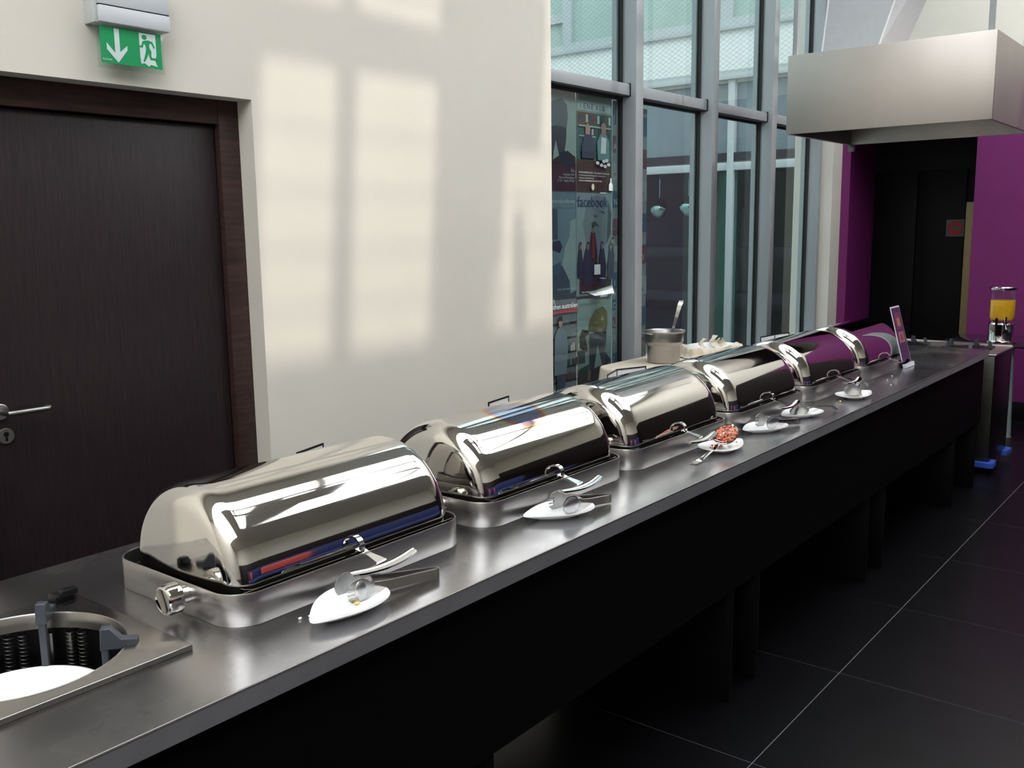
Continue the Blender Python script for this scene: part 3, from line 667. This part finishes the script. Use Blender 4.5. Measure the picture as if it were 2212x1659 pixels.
for i, ((x, y), a, lb) in enumerate(plates):
    o = leaf0 if i == 0 else copy_tree(leaf0)
    o.location = (x, y, CZ); o.rotation_euler = (0, 0, math.radians(a)); tag(o, lb, 'plate', 'leaf-shaped plates along the counter edge')

# ------------------------------------------------------------------ tongs
def tongs(head, end, zh, ze, near_fork, label, sep=0.030, roll_=0.0):
    hx_, hy_ = head; ex, ey = end; L = math.hypot(ex-hx_, ey-hy_); rz = math.atan2(ey-hy_, ex-hx_)
    t = thing('serving_tongs', (hx_, hy_, zh), rz, label=label, cat='tongs', group='serving tongs on the small plates')
    dz = ze-zh
    for sgn in (1, -1):
        fork = (sgn < 0) == near_fork
        a = MB()
        P_ = [(L, sgn*0.0015, dz), (L-0.01, sgn*0.006, dz), (L*0.75, sgn*sep*0.45, dz*0.75), (L*0.40, sgn*sep*0.75, dz*0.40), (0.035, sgn*sep*0.95, 0)]
        a.strip(P_, [0.022, 0.022, 0.022, 0.023, 0.024], 0.0016)
        if sgn > 0: 
            a.strip([(L-0.01, 0.006, dz), (L-0.002, 0.0055, dz), (L+0.002, 0.0, dz), (L-0.002, -0.0055, dz), (L-0.01, -0.006, dz)], 0.022, 0.0016)
        a.tube([(p[0], p[1], p[2]+0.0115) for p in P_], 0.0013, 6)
        build('arm', a, M['tong'], t, world=False)
        h = MB(); n = 40; rr = 0.0265; yb = sgn*sep; th = 0.0016
        out = []
        for j in range(n):
            a = 2*PI*j/n; out.append((0.004+rr*1.1*math.cos(a), rr*math.sin(a)))
        if fork:
            pts = [p for p in out if p[0] > -0.019]            # open the tip side, then cut three slots between four prongs
            top = [p for p in pts if p[1] > 0]; bot = [p for p in pts if p[1] <= 0]
            top.sort(key=lambda p: math.atan2(p[1], p[0])); bot.sort(key=lambda p: math.atan2(p[1], p[0]))
            z = 0.0152; teeth = []
            while z > -0.0152:
                teeth += [(-0.024+abs(z)*0.2, z), (-0.024+abs(z)*0.2, z-0.0045), (-0.006, z-0.0045), (-0.006, z-0.0087)]; z -= 0.0087
            poly = top + teeth[:-2] + bot
        else: poly = out
        h.prism(poly, yb-th/2, yb+th/2, 0.0, ax='y')
        rg = []
        for k, dd in ((0.86, 0.0004), (0.72, 0.0035), (0.5, 0.0048), (0.05, 0.0052)):
            rg.append([((0.006 if fork else 0.004)+rr*k*(0.62 if fork else 1.1)*math.cos(2*PI*j/n), yb+sgn*(th/2+dd), rr*k*math.sin(2*PI*j/n)) for j in range(n)])
        h.rings(rg, True, False, True)
        h.strip([(rr*0.9, yb, 0), (0.040, sgn*sep*0.95, 0)], 0.026, 0.002)
        build('fork_head' if fork else 'spoon_head', h, M['tong_head'], t, world=False, ang=70)
    return t
tongs((1.262, 1.438), (1.476, 1.392), 0.8815, 0.863, True, 'steel tongs on the nearest white plate, before the nearest chafing dish', 0.026)
tongs((2.020, 1.440), (2.186, 1.395), 0.883, 0.866, False, 'steel tongs on the plate before the second chafing dish')
tongs((3.345, 1.446), (3.512, 1.380), 0.884, 0.866, False, 'farthest steel tongs, on the plate just beyond the red mince')

# ------------------------------------------------------------------ spoons
def bowl_rings(a, b, depth, n=28):
    R = []
    for k in (1.0, 0.93, 0.75, 0.5, 0.2, 0.02):
        R.append([(a*k*math.cos(2*PI*j/n)*(1+0.06*math.cos(2*PI*j/n)), b*k*math.sin(2*PI*j/n), -depth*(1-k*k)) for j in range(n)])
    return R
def spoon(name, mtx, a, b, depth, handle, hw, label, mt, base):
    t = thing(name, base, label=label, cat='spoon')
    m_ = MB(); R = bowl_rings(a, b, depth); m_.rings(R, True, False, True)
    R2 = [[(p[0]*1.02, p[1]*1.02, p[2]-0.0015) for p in r] for r in R]; m_.rings(R2, True, False, True); m_.rings([R[0], R2[0]])
    m_.bm.transform(mtx); build('bowl', m_, mt, t, ang=70)
    h = MB(); h.strip(handle, hw, 0.0025, (0.0, 1, 0)); h.bm.transform(mtx) if False else None
    build('handle', h, mt, t)
    return t
# spoon heaped with red mince (third)
mt3 = Matrix.Translation((2.965, 1.425, 0.905)) @ Matrix.Rotation(math.radians(-24), 4, 'Y') @ Matrix.Rotation(math.radians(14), 4, 'X')
sp = spoon('serving_spoon', mt3, 0.058, 0.040, 0.018, [(2.915, 1.424, 0.880), (2.88, 1.421, 0.872), (2.83, 1.418, 0.866), (2.78, 1.417, 0.857), (2.748, 1.417, 0.853), (2.715, 1.417, 0.8525)], [0.011, 0.012, 0.015, 0.018, 0.022, 0.024],
      'steel serving spoon heaped with red mince, handle resting on the worktop', M['polished'], (2.965, 1.425, 0.87))
fd = MB(); random.seed(3)
for k in range(150):
    a = random.random()*2*PI; r = math.sqrt(random.random())
    p = mt3 @ Vector((0.004+0.047*r*math.cos(a), 0.034*r*math.sin(a), 0.010*(1-r*r)-0.004+0.004*random.random()))
    fd.ball(p, random.uniform(0.003, 0.0055), 6, (1, 1, 0.8))
for k in range(26): fd.ball((2.885+0.05*random.random(), 1.420+0.034*random.random(), 0.868+0.004*random.random()), random.uniform(0.003, 0.005), 6)
fd.ball((3.018, 1.408, 0.869), 0.0035, 6); fd.ball((3.005, 1.402, 0.873), 0.003, 6)
mesh_thing('minced_filling', fd, M['food_red'], (2.965, 1.425, 0.905), label='red and orange minced filling heaped in the serving spoon', cat='food', kind='stuff')
# upturned spoon (fifth)
mt5 = Matrix.Translation((3.655, 1.438, 0.876)) @ Matrix.Rotation(math.radians(12), 4, 'Z') @ Matrix.Rotation(math.radians(172), 4, 'Y')
spoon('serving_spoon', mt5, 0.060, 0.036, 0.016, [(3.70, 1.425, 0.878), (3.74, 1.41, 0.884), (3.79, 1.39, 0.882), (3.84, 1.372, 0.872), (3.862, 1.362, 0.856)], [0.009, 0.009, 0.012, 0.015, 0.016],
      'dark steel serving spoon lying upside down on the fifth plate', M['spoon'], (3.655, 1.438, 0.875))
# spoon with a loop handle (sixth)
mt6 = Matrix.Translation((4.185, 1.408, 0.886)) @ Matrix.Rotation(math.radians(8), 4, 'Z') @ Matrix.Rotation(math.radians(-14), 4, 'Y') @ Matrix.Rotation(math.radians(-170), 4, 'X')
s6 = spoon('serving_spoon', mt6, 0.056, 0.036, 0.010, [(4.23, 1.412, 0.878), (4.25, 1.415, 0.880), (4.27, 1.415, 0.890)], [0.010, 0.011, 0.012],
      'steel serving spoon with an arched loop handle, on the farthest white plate', M['spoon'], (4.185, 1.408, 0.875))
lp = [(4.315+0.062*math.cos(math.radians(a)), 1.413-0.010*math.cos(math.radians(a)), 0.868+0.040*math.sin(math.radians(a))) for a in range(170, 0, -10)]
build('loop', MB().strip(lp, 0.014, 0.002, (0, 1, 0)), M['brushed'], s6)
fd = MB()
for k in range(26): fd.ball((4.155+0.07*random.random(), 1.372+0.022*random.random(), 0.869+0.005*random.random()), random.uniform(0.003, 0.0055), 6)
mesh_thing('bean_salad', fd, M['food_pale'], (4.19, 1.39, 0.866), label='pale green-white food remains on the farthest white plate', cat='food', kind='stuff')
# crumbs
def crumb(x, y, r, mt_, lb, grp=None):
    c_ = MB(); c_.ball((x, y, CZ+r*0.7), r, 6, (1.1, 0.9, 0.7)); mesh_thing('crumb', c_, mt_, (x, y, CZ), label=lb, cat='crumb', group=grp)
crumb(1.140, 1.455, 0.0042, M['crumb'], 'left one of two white crumbs near the corner of the nearest chafing dish', 'white crumbs by the nearest plate')
crumb(1.160, 1.449, 0.0040, M['crumb'], 'right one of two white crumbs near the corner of the nearest chafing dish', 'white crumbs by the nearest plate')
crumb(4.07, 1.42, 0.006, M['egg'], 'yellow food crumb at the left tip of the farthest white plate')
c_ = MB(); c_.ball((1.246, 1.405, 0.8625), 0.006, 6, (1.3, 1, 0.4)); mesh_thing('crumb', c_, M['egg'], (1.246, 1.405, 0.860), label='flat yellow crumb on the nearest white plate under the tongs', cat='crumb')
for x, y, lb in ((4.78, 1.44, 'middle one of three tiny crumbs before the farthest chafing dish'), (4.92, 1.46, 'tiny crumb nearest the foot of the purple menu card'), (4.64, 1.38, 'tiny crumb just right of the farthest white plate')): crumb(x, y, 0.004, M['crumb'], lb, 'tiny crumbs near the farthest dish')

# ------------------------------------------------------------------ label cards behind the dishes
def card(x, y, ang1, w1, ang2, w2, h, lb):
    t = thing('label_card', (x, y, CZ), label=lb, cat='card', group='folding label cards behind the chafing dishes')
    for ang, w_ in ((ang1, w1), (ang2, w2)):
        if w_ == 0: continue
        M4 = Matrix.Rotation(math.radians(ang), 4, 'Z')
        fr = MB(); b_ = 0.006
        fr.box((0, 0, 0), (w_, 0.003, b_)); fr.box((0, 0, h-b_), (w_, 0.003, h)); fr.box((0, 0, b_), (b_, 0.003, h-b_)); fr.box((w_-b_, 0, b_), (w_, 0.003, h-b_))
        fr.bm.transform(M4); build('frame', fr, M['bplastic'], t, world=False)
        pp = MB().box((b_, 0.0008, b_), (w_-b_, 0.0022, h-b_)); pp.bm.transform(M4); ob = build('sheet', pp, M['paper'], t, world=False)
        for j in range(4):
            ln = MB().box((0.02, 0.0002, h*0.45-j*0.014), (w_-0.03-0.01*(j % 2), 0.0007, h*0.45+0.004-j*0.014)); ln.bm.transform(M4); build('text_line', ln, flat('text_grey', (0.2, 0.2, 0.22)), ob, world=False)
    return t
card(1.665, 2.10, 15, 0.13, 0, 0, 0.152, 'dark-edged label card peeping over the cover of the nearest chafing dish')
card(2.505, 2.10, 10, 0.15, 0, 0, 0.168, 'white label card with black frame behind the second chafing dish')
card(3.335, 2.10, -20, 0.16, 198, 0.15, 0.182, 'open folding label card behind the third chafing dish, below the posters')
card(4.875, 2.07, -14, 0.13, 176, 0.16, 0.186, 'open folding label card behind the fifth chafing dish')

# ------------------------------------------------------------------ purple menu card at the far end
mc = thing('menu_card', (5.307, 1.492, CZ), label='tall purple menu card with dessert pictures leaning back, past the farthest chafing dish', cat='sign')
tilt = math.radians(15)
def mcp(nm, a, b, y0, y1, mt_, bev=0):
    m_ = MB().box((a[0], y0, a[1]), (b[0], y1, b[1]), bev); m_.bm.transform(Matrix.Translation((-0.075, 0, 0)) @ Matrix.Rotation(-tilt, 4, 'X')); return build(nm, m_, mt_, mc, world=False)
mcp('holder', (0, 0.0), (0.15, 0.335), 0.002, 0.005, M['white_plastic']); mcp('sheet', (0.007, 0.02), (0.143, 0.327), 0.0005, 0.0018, flat('menu_purple', (0.07, 0.012, 0.07)))
mcp('picture', (0.03, 0.21), (0.12, 0.30), -0.0002, 0.0005, flat('menu_pink', (0.16, 0.03, 0.09))); mcp('picture', (0.03, 0.135), (0.12, 0.195), -0.0002, 0.0005, flat('menu_rose', (0.32, 0.12, 0.14)))
mcp('picture_detail', (0.05, 0.225), (0.10, 0.27), -0.0006, -0.0003, flat('menu_orange', (0.40, 0.14, 0.09))); mcp('picture_detail', (0.055, 0.148), (0.095, 0.18), -0.0006, -0.0003, flat('menu_brown', (0.22, 0.05, 0.05)))
mcp('foot', (0.0, 0.0), (0.15, 0.022), -0.012, 0.0, M['white_plastic'])

# ------------------------------------------------------------------ back table with tureen and basket
tb_ = thing('side_table', (5.45, 2.82, 0), label='table against the windows behind the counter, under an ivory cloth', cat='table')
build('table_top', MB().box((4.78, 2.62, 0.755), (6.08, 3.12, 0.783)), M['cabinet'], tb_)
for x in (4.85, 6.00):
    for y in (2.68, 3.05): build('leg', MB().box((x-0.02, y-0.02, 0), (x+0.02, y+0.02, 0.755)), M['cabinet'], tb_)
cl = MB(); R = []
for off, z in ((0, 0.788), (0.012, 0.786), (0.022, 0.774), (0.030, 0.70), (0.038, 0.55)):
    ring = rrect(4.76-off, 2.60-off, 6.10+off, 3.14+off*0.3, 0.08+off, z, 10)
    if z < 0.72: ring = [(p[0]+0.012*math.sin(i*1.7), p[1]+0.012*math.cos(i*2.1) if p[1] < 3.1 else p[1], p[2]) for i, p in enumerate(ring)]
    R.append(ring)
cl.rings(R, True, True, False)
mesh_thing('tablecloth', cl, M['linen'], (5.5, 2.85, 0.788), label='ivory linen cloth draped over the table behind the counter', cat='tablecloth', ang=60)
TZ = 0.789
sp_ = thing('soup_pot', (5.15, 2.90, TZ), label='steel soup pot with a wide collar standing on the ivory cloth by the window', cat='pot')
b = MB(); b.lathe([(0.092, 0), (0.098, 0.004), (0.100, 0.012), (0.100, 0.105), (0.103, 0.110), (0.119, 0.128), (0.121, 0.133), (0.121, 0.185), (0.127, 0.190), (0.129, 0.194), (0.126, 0.196), (0.117, 0.188), (0.117, 0.132), (0.096, 0.108), (0.096, 0.01), (0.001, 0.008)], 56)
build('body', b, M['brushed'], sp_, world=False, ang=50)
build('soup', MB().lathe([(0.1165, 0.138), (0.001, 0.138)], 40, cap0=False), M['soup'], sp_, world=False)
hn = MB(); a0 = math.radians(-20)
for sg in (0, PI):
    c, s_ = math.cos(a0+sg), math.sin(a0+sg)
    hn.tube([(0.119*c-0.03*s_, 0.119*s_+0.03*c, 0.183), (0.15*c-0.022*s_, 0.15*s_+0.022*c, 0.190), (0.155*c+0.02*s_, 0.155*s_-0.02*c, 0.190), (0.119*c+0.03*s_, 0.119*s_-0.03*c, 0.183)], 0.0035, 8)
build('handle', hn, M['chrome'], sp_, world=False)
ld = thing('ladle', (5.19, 2.90, TZ+0.05), label='steel ladle standing in the soup pot, flat handle pointing up', cat='ladle')
m_ = MB(); R = bowl_rings(0.035, 0.035, 0.03, 20); m_.rings(R, True, False, True); m_.bm.transform(Matrix.Translation((0, 0, 0.045))); build('bowl', m_, M['polished'], ld, world=False)
m_ = MB(); m_.strip([(0.02, -0.0, 0.05), (0.030, 0, 0.13), (0.075, 0, 0.30), (0.084, 0.0, 0.322), (0.086, 0.010, 0.326), (0.086, 0.022, 0.305)], [0.014, 0.014, 0.026, 0.028, 0.024, 0.018], 0.003, (1, 0, 0))
m_.bm.transform(Matrix.Rotation(math.radians(-60), 4, 'Z')); build('handle', m_, M['chrome'], ld, world=False)
# basket with linen
bk = thing('bread_bowl', (5.62, 2.81, TZ), label='shallow white oval bowl on the ivory cloth, beside the soup pot', cat='bowl')
b = MB(); R = []
for r, z in ((0.13, 0), (0.14, 0.004), (0.19, 0.045), (0.203, 0.056), (0.203, 0.060), (0.185, 0.054), (0.13, 0.012), (0.01, 0.010)):
    R.append([(r*1.1*math.cos(2*PI*k/48), r*0.8*math.sin(2*PI*k/48), z) for k in range(48)])
b.rings(R, True, True, True); build('shell', b, M['porcelain'], bk, world=False, ang=60)
nk = MB(); random.seed(11); R = []
NA = 120
def fold(a, s): return 0.010*math.sin(9*a+s)+0.008*math.sin(17*a+1.3*s)+0.006*math.sin(29*a)
cover = lambda a: 0.5+0.5*math.sin(a*1.0+2.2)
for j, (k, z) in enumerate(((0.05, 0.02), (0.5, 0.03), (0.80, 0.042), (0.98, 0.062), (1.04, 0.066), (1.10, 0.056), (1.12, 0.035), (1.14, 0.015), (1.22, 0.006))):
    row = []
    for i in range(NA):
        a = 2*PI*i/NA; rr = 0.203*k+fold(a*0.7, j*0.35)*(0.3+k*0.6)
        pk = max(0, math.cos(a-math.radians(215)))**2
        zz = z+0.010*max(0, math.sin(3*a+0.8))*(1 if 3 <= j <= 5 else 0.2)+fold(a*0.6, j)*(0.35 if z > 0.05 else 0.1)
        row.append((rr*1.1*math.cos(a), rr*0.8*math.sin(a), max(0.002, zz)))
    R.append(row)
nk.rings(R, True, True, False)
# leave the far and right rim uncovered
dele = [f for f in nk.bm.faces if (lambda c: math.atan2(c.y, c.x) > math.radians(-15) and math.atan2(c.y, c.x) < math.radians(125) and c.length > 0.10)(f.calc_center_median())]
bmesh.ops.delete(nk.bm, geom=dele, context='FACES')
for cx_, cy_, cz_, L_, a_ in ((-0.06, 0.02, 0.055, 0.10, 40), (0.02, -0.05, 0.055, 0.11, -30), (0.15, 0.05, 0.055, 0.09, 70), (-0.22, -0.08, 0.012, 0.11, 200)):
    ca, sa = math.cos(math.radians(a_)), math.sin(math.radians(a_)); rows = []
    for j in range(5):
        v = j/4; rows.append([(cx_+ca*(u-0.5)*L_*(1-0.75*v)-sa*0.03*math.sin(v*3), cy_+sa*(u-0.5)*L_*(1-0.75*v)+ca*0.03*math.sin(v*3)+0.015*math.sin(u*9+j), cz_+(0.050*v if cz_ > 0.05 else 0.012*v)+0.008*math.sin(u*8)) for u in [q/7 for q in range(8)]])
    nk.rings(rows, False)
nk.bm.transform(Matrix.Translation((5.62, 2.81, TZ)))
mesh_thing('linen_napkin', nk, M['linen'], (5.62, 2.81, TZ), ang=70, label='crumpled ivory linen napkin lining and spilling over the white bowl', cat='napkin')

# ------------------------------------------------------------------ plate trolley at the far end
tr = thing('plate_trolley', (6.88, 1.72, 0), label='steel plate trolley with blue corner bumpers, past the far end of the counter', cat='trolley')
tz = 0.782; tx0, tx1, ty0, ty1 = 6.62, 7.13, 1.335, 2.20
w = MB(); w.box((tx0, ty0, 0.075), (tx1, ty1, tz-0.012), 0.006)
build('body', w, mat('trolley_steel', (0.07, 0.07, 0.065), 0.35, 1.0, noise=0.1), tr)
t_ = MB(); t_.box((tx0-0.008, ty0-0.008, tz-0.012), (tx1+0.008, ty1+0.008, tz), 0.003)
build('top', t_, M['brushed'], tr)
rl = MB(); rl.tube([(tx1, ty0, tz+0.004), (tx1, ty1, tz+0.004)], 0.008, 8); build('rail', rl, M['polished'], tr)
for cx_, cy_ in ((6.87, 1.56), (6.87, 1.97)):
    build('well', MB().lathe([(0.155, 0), (0.150, 0.006), (0.147, 0.002), (0.02, 0.001)], 40, (cx_, cy_, tz), False, True), M['bplastic'], tr)
    for a in (-70, -10, 60, 130, 200):
        a = math.radians(a); g = MB(); g.prism([(0.014, 0), (0.014, 0.014), (-0.004, 0.016), (-0.014, 0.046), (-0.028, 0.046), (-0.028, 0)], -0.011, 0.011, ax='y')
        g.bm.transform(Matrix.Translation((cx_+0.155*math.cos(a), cy_+0.155*math.sin(a), tz+0.003)) @ Matrix.Rotation(a, 4, 'Z')); build('plate_guide', g, M['gplastic'], tr)
for x, y in ((tx0, ty0), (tx1, ty0), (tx0, ty1), (tx1, ty1)):
    sx = 1 if x > 6.9 else -1; sy = 1 if y > 1.8 else -1
    b = MB(); q = [(x-sx*0.10, y+sy*0.028), (x+sx*0.022, y+sy*0.035), (x+sx*0.042, y+sy*0.012), (x+sx*0.034, y-sy*0.07), (x-sx*0.02, y-sy*0.12), (x-sx*0.10, y-sy*0.12)]
    b.prism(q, 0.045, 0.078, 0.004); build('bumper', b, M['blue_plastic'], tr)
    c_ = MB(); wx, wy = x-sx*0.07, y-sy*0.07
    c_.rings([[(wx+0.024*math.cos(a*PI/8), wy+yy, 0.0245+0.024*math.sin(a*PI/8)) for a in range(16)] for yy in (-0.012, 0.012)], True, True, True); build('castor', c_, M['gplastic'], tr)

# ------------------------------------------------------------------ glass side table and juice dispenser
jt = thing('glass_table', (8.1, 0.9, 0), label='dark glass-topped table by the purple wall, carrying the juice dispenser', cat='table')
build('table_top', MB().box((7.66, -0.9, 0.705), (8.35, 1.95, 0.722), 0.002), M['dark_glass'], jt)
for x, y in ((7.88, 1.47), (8.2, 1.75), (7.88, -0.6), (8.2, -0.6)):
    build('leg', MB().lathe([(0.030, 0), (0.030, 0.01), (0.024, 0.012), (0.008, 0.70)], 20, (x, y, 0)), flat('frosted_leg', (0.30, 0.36, 0.36), 0.3), jt)
jd = thing('juice_dispenser', (7.85, 1.555, 0.722), label='glass and steel dispenser of orange juice on the dark glass table', cat='dispenser')
b = MB(); b.lathe([(0.100, 0), (0.104, 0.004), (0.104, 0.012), (0.090, 0.016), (0.088, 0.022), (0.088, 0.135), (0.090, 0.140), (0.082, 0.150), (0.05, 0.152)], 40); build('base', b, M['polished'], jd, world=False, ang=40)
b = MB(); b.lathe([(0.078, 0.155), (0.089, 0.175), (0.090, 0.185), (0.090, 0.395), (0.087, 0.395), (0.086, 0.185), (0.06, 0.160)], 40, cap0=False, cap1=False); build('cylinder', b, M['thin_glass'], jd, world=False)
b = MB(); b.lathe([(0.03, 0.165), (0.075, 0.172), (0.084, 0.19), (0.084, 0.318), (0.001, 0.318)], 40); build('juice', b, M['juice'], jd, world=False)
b = MB(); b.lathe([(0.093, 0.395), (0.094, 0.400), (0.094, 0.412), (0.088, 0.418), (0.001, 0.419)], 40); build('lid', b, M['polished'], jd, world=False)
b = MB()
for a in (50, 170, 290):
    a = math.radians(a); b.strip([(0.091*math.cos(a), 0.091*math.sin(a), 0.135), (0.094*math.cos(a), 0.094*math.sin(a), 0.19)], 0.02, 0.003, (math.sin(a), -math.cos(a), 0))
build('bracket', b, M['polished'], jd, world=False)
b = MB(); c, s_ = math.cos(math.radians(-155)), math.sin(math.radians(-155))
b.tube([(0.08*c, 0.08*s_, 0.150), (0.125*c, 0.125*s_, 0.155), (0.130*c, 0.130*s_, 0.11)], 0.010, 12); b.tube([(0.11*c, 0.11*s_, 0.155), (0.11*c, 0.11*s_, 0.20)], [0.006, 0.010], 10); build('tap', b, M['polished'], jd, world=False)

# ------------------------------------------------------------------ extraction hood, its duct and hangers
hd = thing('extraction_hood', (6.55, 1.9, 2.185), label='large box-shaped steel extraction hood hanging over the far end of the counter', cat='hood')
hx0, hx1, hy0, hy1, hz0, hz1 = 6.0, 7.15, 1.308, 2.512, 2.185, 2.667
w = MB(); T_ = 0.018
w.box((hx0, hy0, hz0), (hx0+T_, hy1, hz1), 0.0015); w.box((hx1-T_, hy0, hz0), (hx1, hy1, hz1), 0.0015)
w.box((hx0+T_, hy0, hz0), (hx1-T_, hy0+T_, hz1)); w.box((hx0+T_, hy1-T_, hz0), (hx1-T_, hy1, hz1)); w.box((hx0+T_, hy0+T_, hz1-0.01), (hx1-T_, hy1-T_, hz1))
build('casing', w, M['hood'], hd)
w = MB(); w.box((hx0+T_, hy0+T_, hz0+0.004), (hx0+T_+0.003, hy1-T_, hz0+0.12)); w.box((hx0+T_, hy0+T_, hz0+0.004), (hx1-T_, hy0+T_+0.003, hz0+0.12)); w.box((hx0+T_, hy1-T_-0.003, hz0+0.004), (hx1-T_, hy1-T_, hz0+0.12))
build('liner', w, M['pan'], hd)  # dark strips added to put shade on the hood's inner faces
build('filter', MB().box((hx0+0.02, hy0+0.02, hz0+0.12), (hx1-0.02, hy1-0.02, hz0+0.14)), M['black_wall'], hd)
build('bracket', MB().box((hx1-0.03, hy1-0.05, hz0-0.05), (hx1, hy1-0.01, hz0), 0.002), M['dark_steel'], hd)
for x, y in ((6.05, 2.485), (6.06, 1.352), (7.1, 1.37), (7.1, 2.47)): build('hanger', MB().box((x-0.015, y-0.015, hz1), (x+0.015, y+0.015, 4.6), 0.002), M['alu'], hd)
dc = thing('air_duct', (6.75, 2.3, hz1), label='pale grey tapering duct rising from the top of the extraction hood', cat='duct')
b = MB()
lo = [(6.5, 2.125, 2.72), (6.98, 2.125, 2.72), (6.98, 2.49, 2.72), (6.5, 2.49, 2.72)]; hi = [(6.5, 1.78, 3.75), (6.80, 1.62, 3.75), (6.98, 2.36, 3.75), (6.5, 2.39, 3.75)]
b.rings([lo, hi], True, True, True); build('shell', b, mat('grey_canvas', (0.40, 0.42, 0.44), 0.6, noise=0.03, bump=0.3, bscale=30), dc, smooth=False)
sm = MB(); sm.tube([lo[0], hi[0]], 0.006, 8); sm.tube([lo[3], hi[3]], 0.006, 8); sm.tube([lo[0], lo[3]], 0.006, 8); build('seam', sm, M['white_plastic'], dc)
build('collar', MB().box((6.52, 2.15, hz1), (6.95, 2.47, 2.72)), M['hood'], dc)
for x, y in ((6.5, 2.11), (6.98, 2.10)):
    rg = MB(); rg.tube([(x+0.016*math.cos(a*PI/6), y, 2.735+0.030*math.sin(a*PI/6)-0.02) for a in range(13)], 0.003, 6); build('clip', rg, M['chrome'], dc)

# ------------------------------------------------------------------ exit sign
ex = thing('exit_sign', (1.81, 3.08, 2.15), label='green exit sign with arrow and running figure, above the dark door', cat='sign')
build('housing', MB().box((1.700, 3.025, 2.292), (1.955, 3.10, 2.345), 0.004), M['white_plastic'], ex)
build('housing', MB().box((1.700, 3.025, 2.347), (1.955, 3.10, 2.45), 0.004), M['white_plastic'], ex)
build('seam', MB().box((1.702, 3.027, 2.3445), (1.953, 3.10, 2.3475)), M['bplastic'], ex)
build('end_cap', MB().box((1.688, 3.035, 2.29), (1.7, 3.10, 2.45), 0.003), flat('end_cap', (0.55, 0.58, 0.57)), ex)
ay = 3.045
build('acrylic_plate', MB().box((1.697, ay, 2.152), (1.935, ay+0.008, 2.292), 0.001), M['acrylic'], ex)
gx0, gx1, gz0, gz1 = 1.706, 1.925, 2.168, 2.282
gp = build('green_panel', MB().box((gx0, ay-0.002, gz0), (gx1, ay-0.0005, gz1)), M['green'], ex)
def GP(nm, pts, mt_, lay=1, par=None):
    q = [(gx0+(gx1-gx0)*u, gz0+(gz1-gz0)*v) for u, v in pts]; yy = ay-0.002-0.0006*lay
    return build(nm, MB().prism(q, yy-0.0003, yy+0.0003, ax='y'), mt_, ex if par is None else par, smooth=False)
GP('arrow', [(.225, .98), (.305, .98), (.305, .34), (.425, .54), (.425, .42), (.265, .04), (.095, .38), (.095, .56), (.225, .30)], M['sign_white'])
dr = GP('doorway', [(.63, .97), (.905, .97), (.905, .40), (.88, .22), (.905, .10), (.92, .06), (.80, .10), (.77, .04), (.70, .12), (.64, .10), (.63, .30)], M['sign_white'])
cir = [(.715+.042*math.cos(a*PI/8), .86+.072*math.sin(a*PI/8)) for a in range(16)]
GP('figure_head', cir, M['green'], 2)
GP('figure_body', [(.70, .76), (.78, .79), (.85, .76), (.885, .60), (.865, .57), (.83, .70), (.795, .70), (.79, .58), (.82, .48), (.815, .34), (.83, .30), (.93, .31), (.93, .24), (.80, .235), (.785, .30), (.77, .42), (.745, .30), (.70, .16), (.675, .17), (.72, .40), (.735, .56), (.72, .66), (.70, .68), (.68, .56), (.62, .56), (.62, .61), (.66, .62), (.68, .73)], M['green'], 2)
text_part('lettering', 'RUZOW', 0.0085, face_my(gx0+0.004, ay-0.0030, gz0+0.008), M['sign_white'], ex)

# ------------------------------------------------------------------ made-up seating, added for blue and red reflections in the steel
bn = thing('bench', (3.2, -1.2, 0), label='long blue upholstered bench standing across the room from the counter', cat='bench')
build('seat', MB().box((0.6, -1.5, 0.30), (5.6, -0.95, 0.46), 0.03), M['bench_blue'], bn)
build('backrest', MB().box((0.6, -1.66, 0.35), (5.6, -1.5, 1.05), 0.03), M['bench_blue'], bn)
for x in (0.8, 3.1, 5.4): build('leg', MB().box((x-0.03, -1.45, 0), (x+0.03, -1.0, 0.30)), M['cabinet'], bn)
for k, x in enumerate((1.1, 2.9)):
    m_ = MB().box((x, -1.50, 0.48), (x+0.5, -1.34, 0.95), 0.06, 3)
    mesh_thing('cushion', m_, M['cushion_red'], (x+0.25, -1.42, 0.46), label=('coral cushion at the near end of the blue bench', 'coral cushion in the middle of the blue bench')[k], cat='cushion', group='coral cushions on the bench')

# bottle shape added out of view to cast the hanging shadow on the wall
bl = thing('pendant_lantern', (4.165, 0.7, 3.3), label='bottle-shaped lantern hanging from the roof light, casting the long shadow on the white wall', cat='lamp')
b = MB(); b.lathe([(0.02, -0.02), (0.052, -0.005), (0.062, 0.04), (0.062, 0.12), (0.054, 0.20), (0.056, 0.28), (0.058, 0.33), (0.048, 0.42), (0.034, 0.50), (0.030, 0.535), (0.015, 0.54)], 24); build('shade', b, M['bplastic'], bl, world=False)
build('cord', MB().tube([(0, 0, 0.54), (0, 0, 1.3)], 0.003, 6), M['bplastic'], bl, world=False)
b = MB(); b.tube([(-0.03, 0, 0.43), (-0.065, 0, 0.50), (-0.06, 0, 0.555), (0.04, 0, 0.555), (0.078, 0, 0.55), (0.080, 0, 0.40), (0.05, 0, 0.36)], 0.006, 6); build('handle', b, M['bplastic'], bl, world=False)

# second dish carries the heat stain
k = 0
for o in COL.objects:
    if o.get('label') == dlab[1]:
        for c in o.children:
            if c.name.startswith('cover'):
                c.data = c.data.copy(); c.data.materials[0] = HM; tag(c, label='cover with a rainbow heat stain on top')
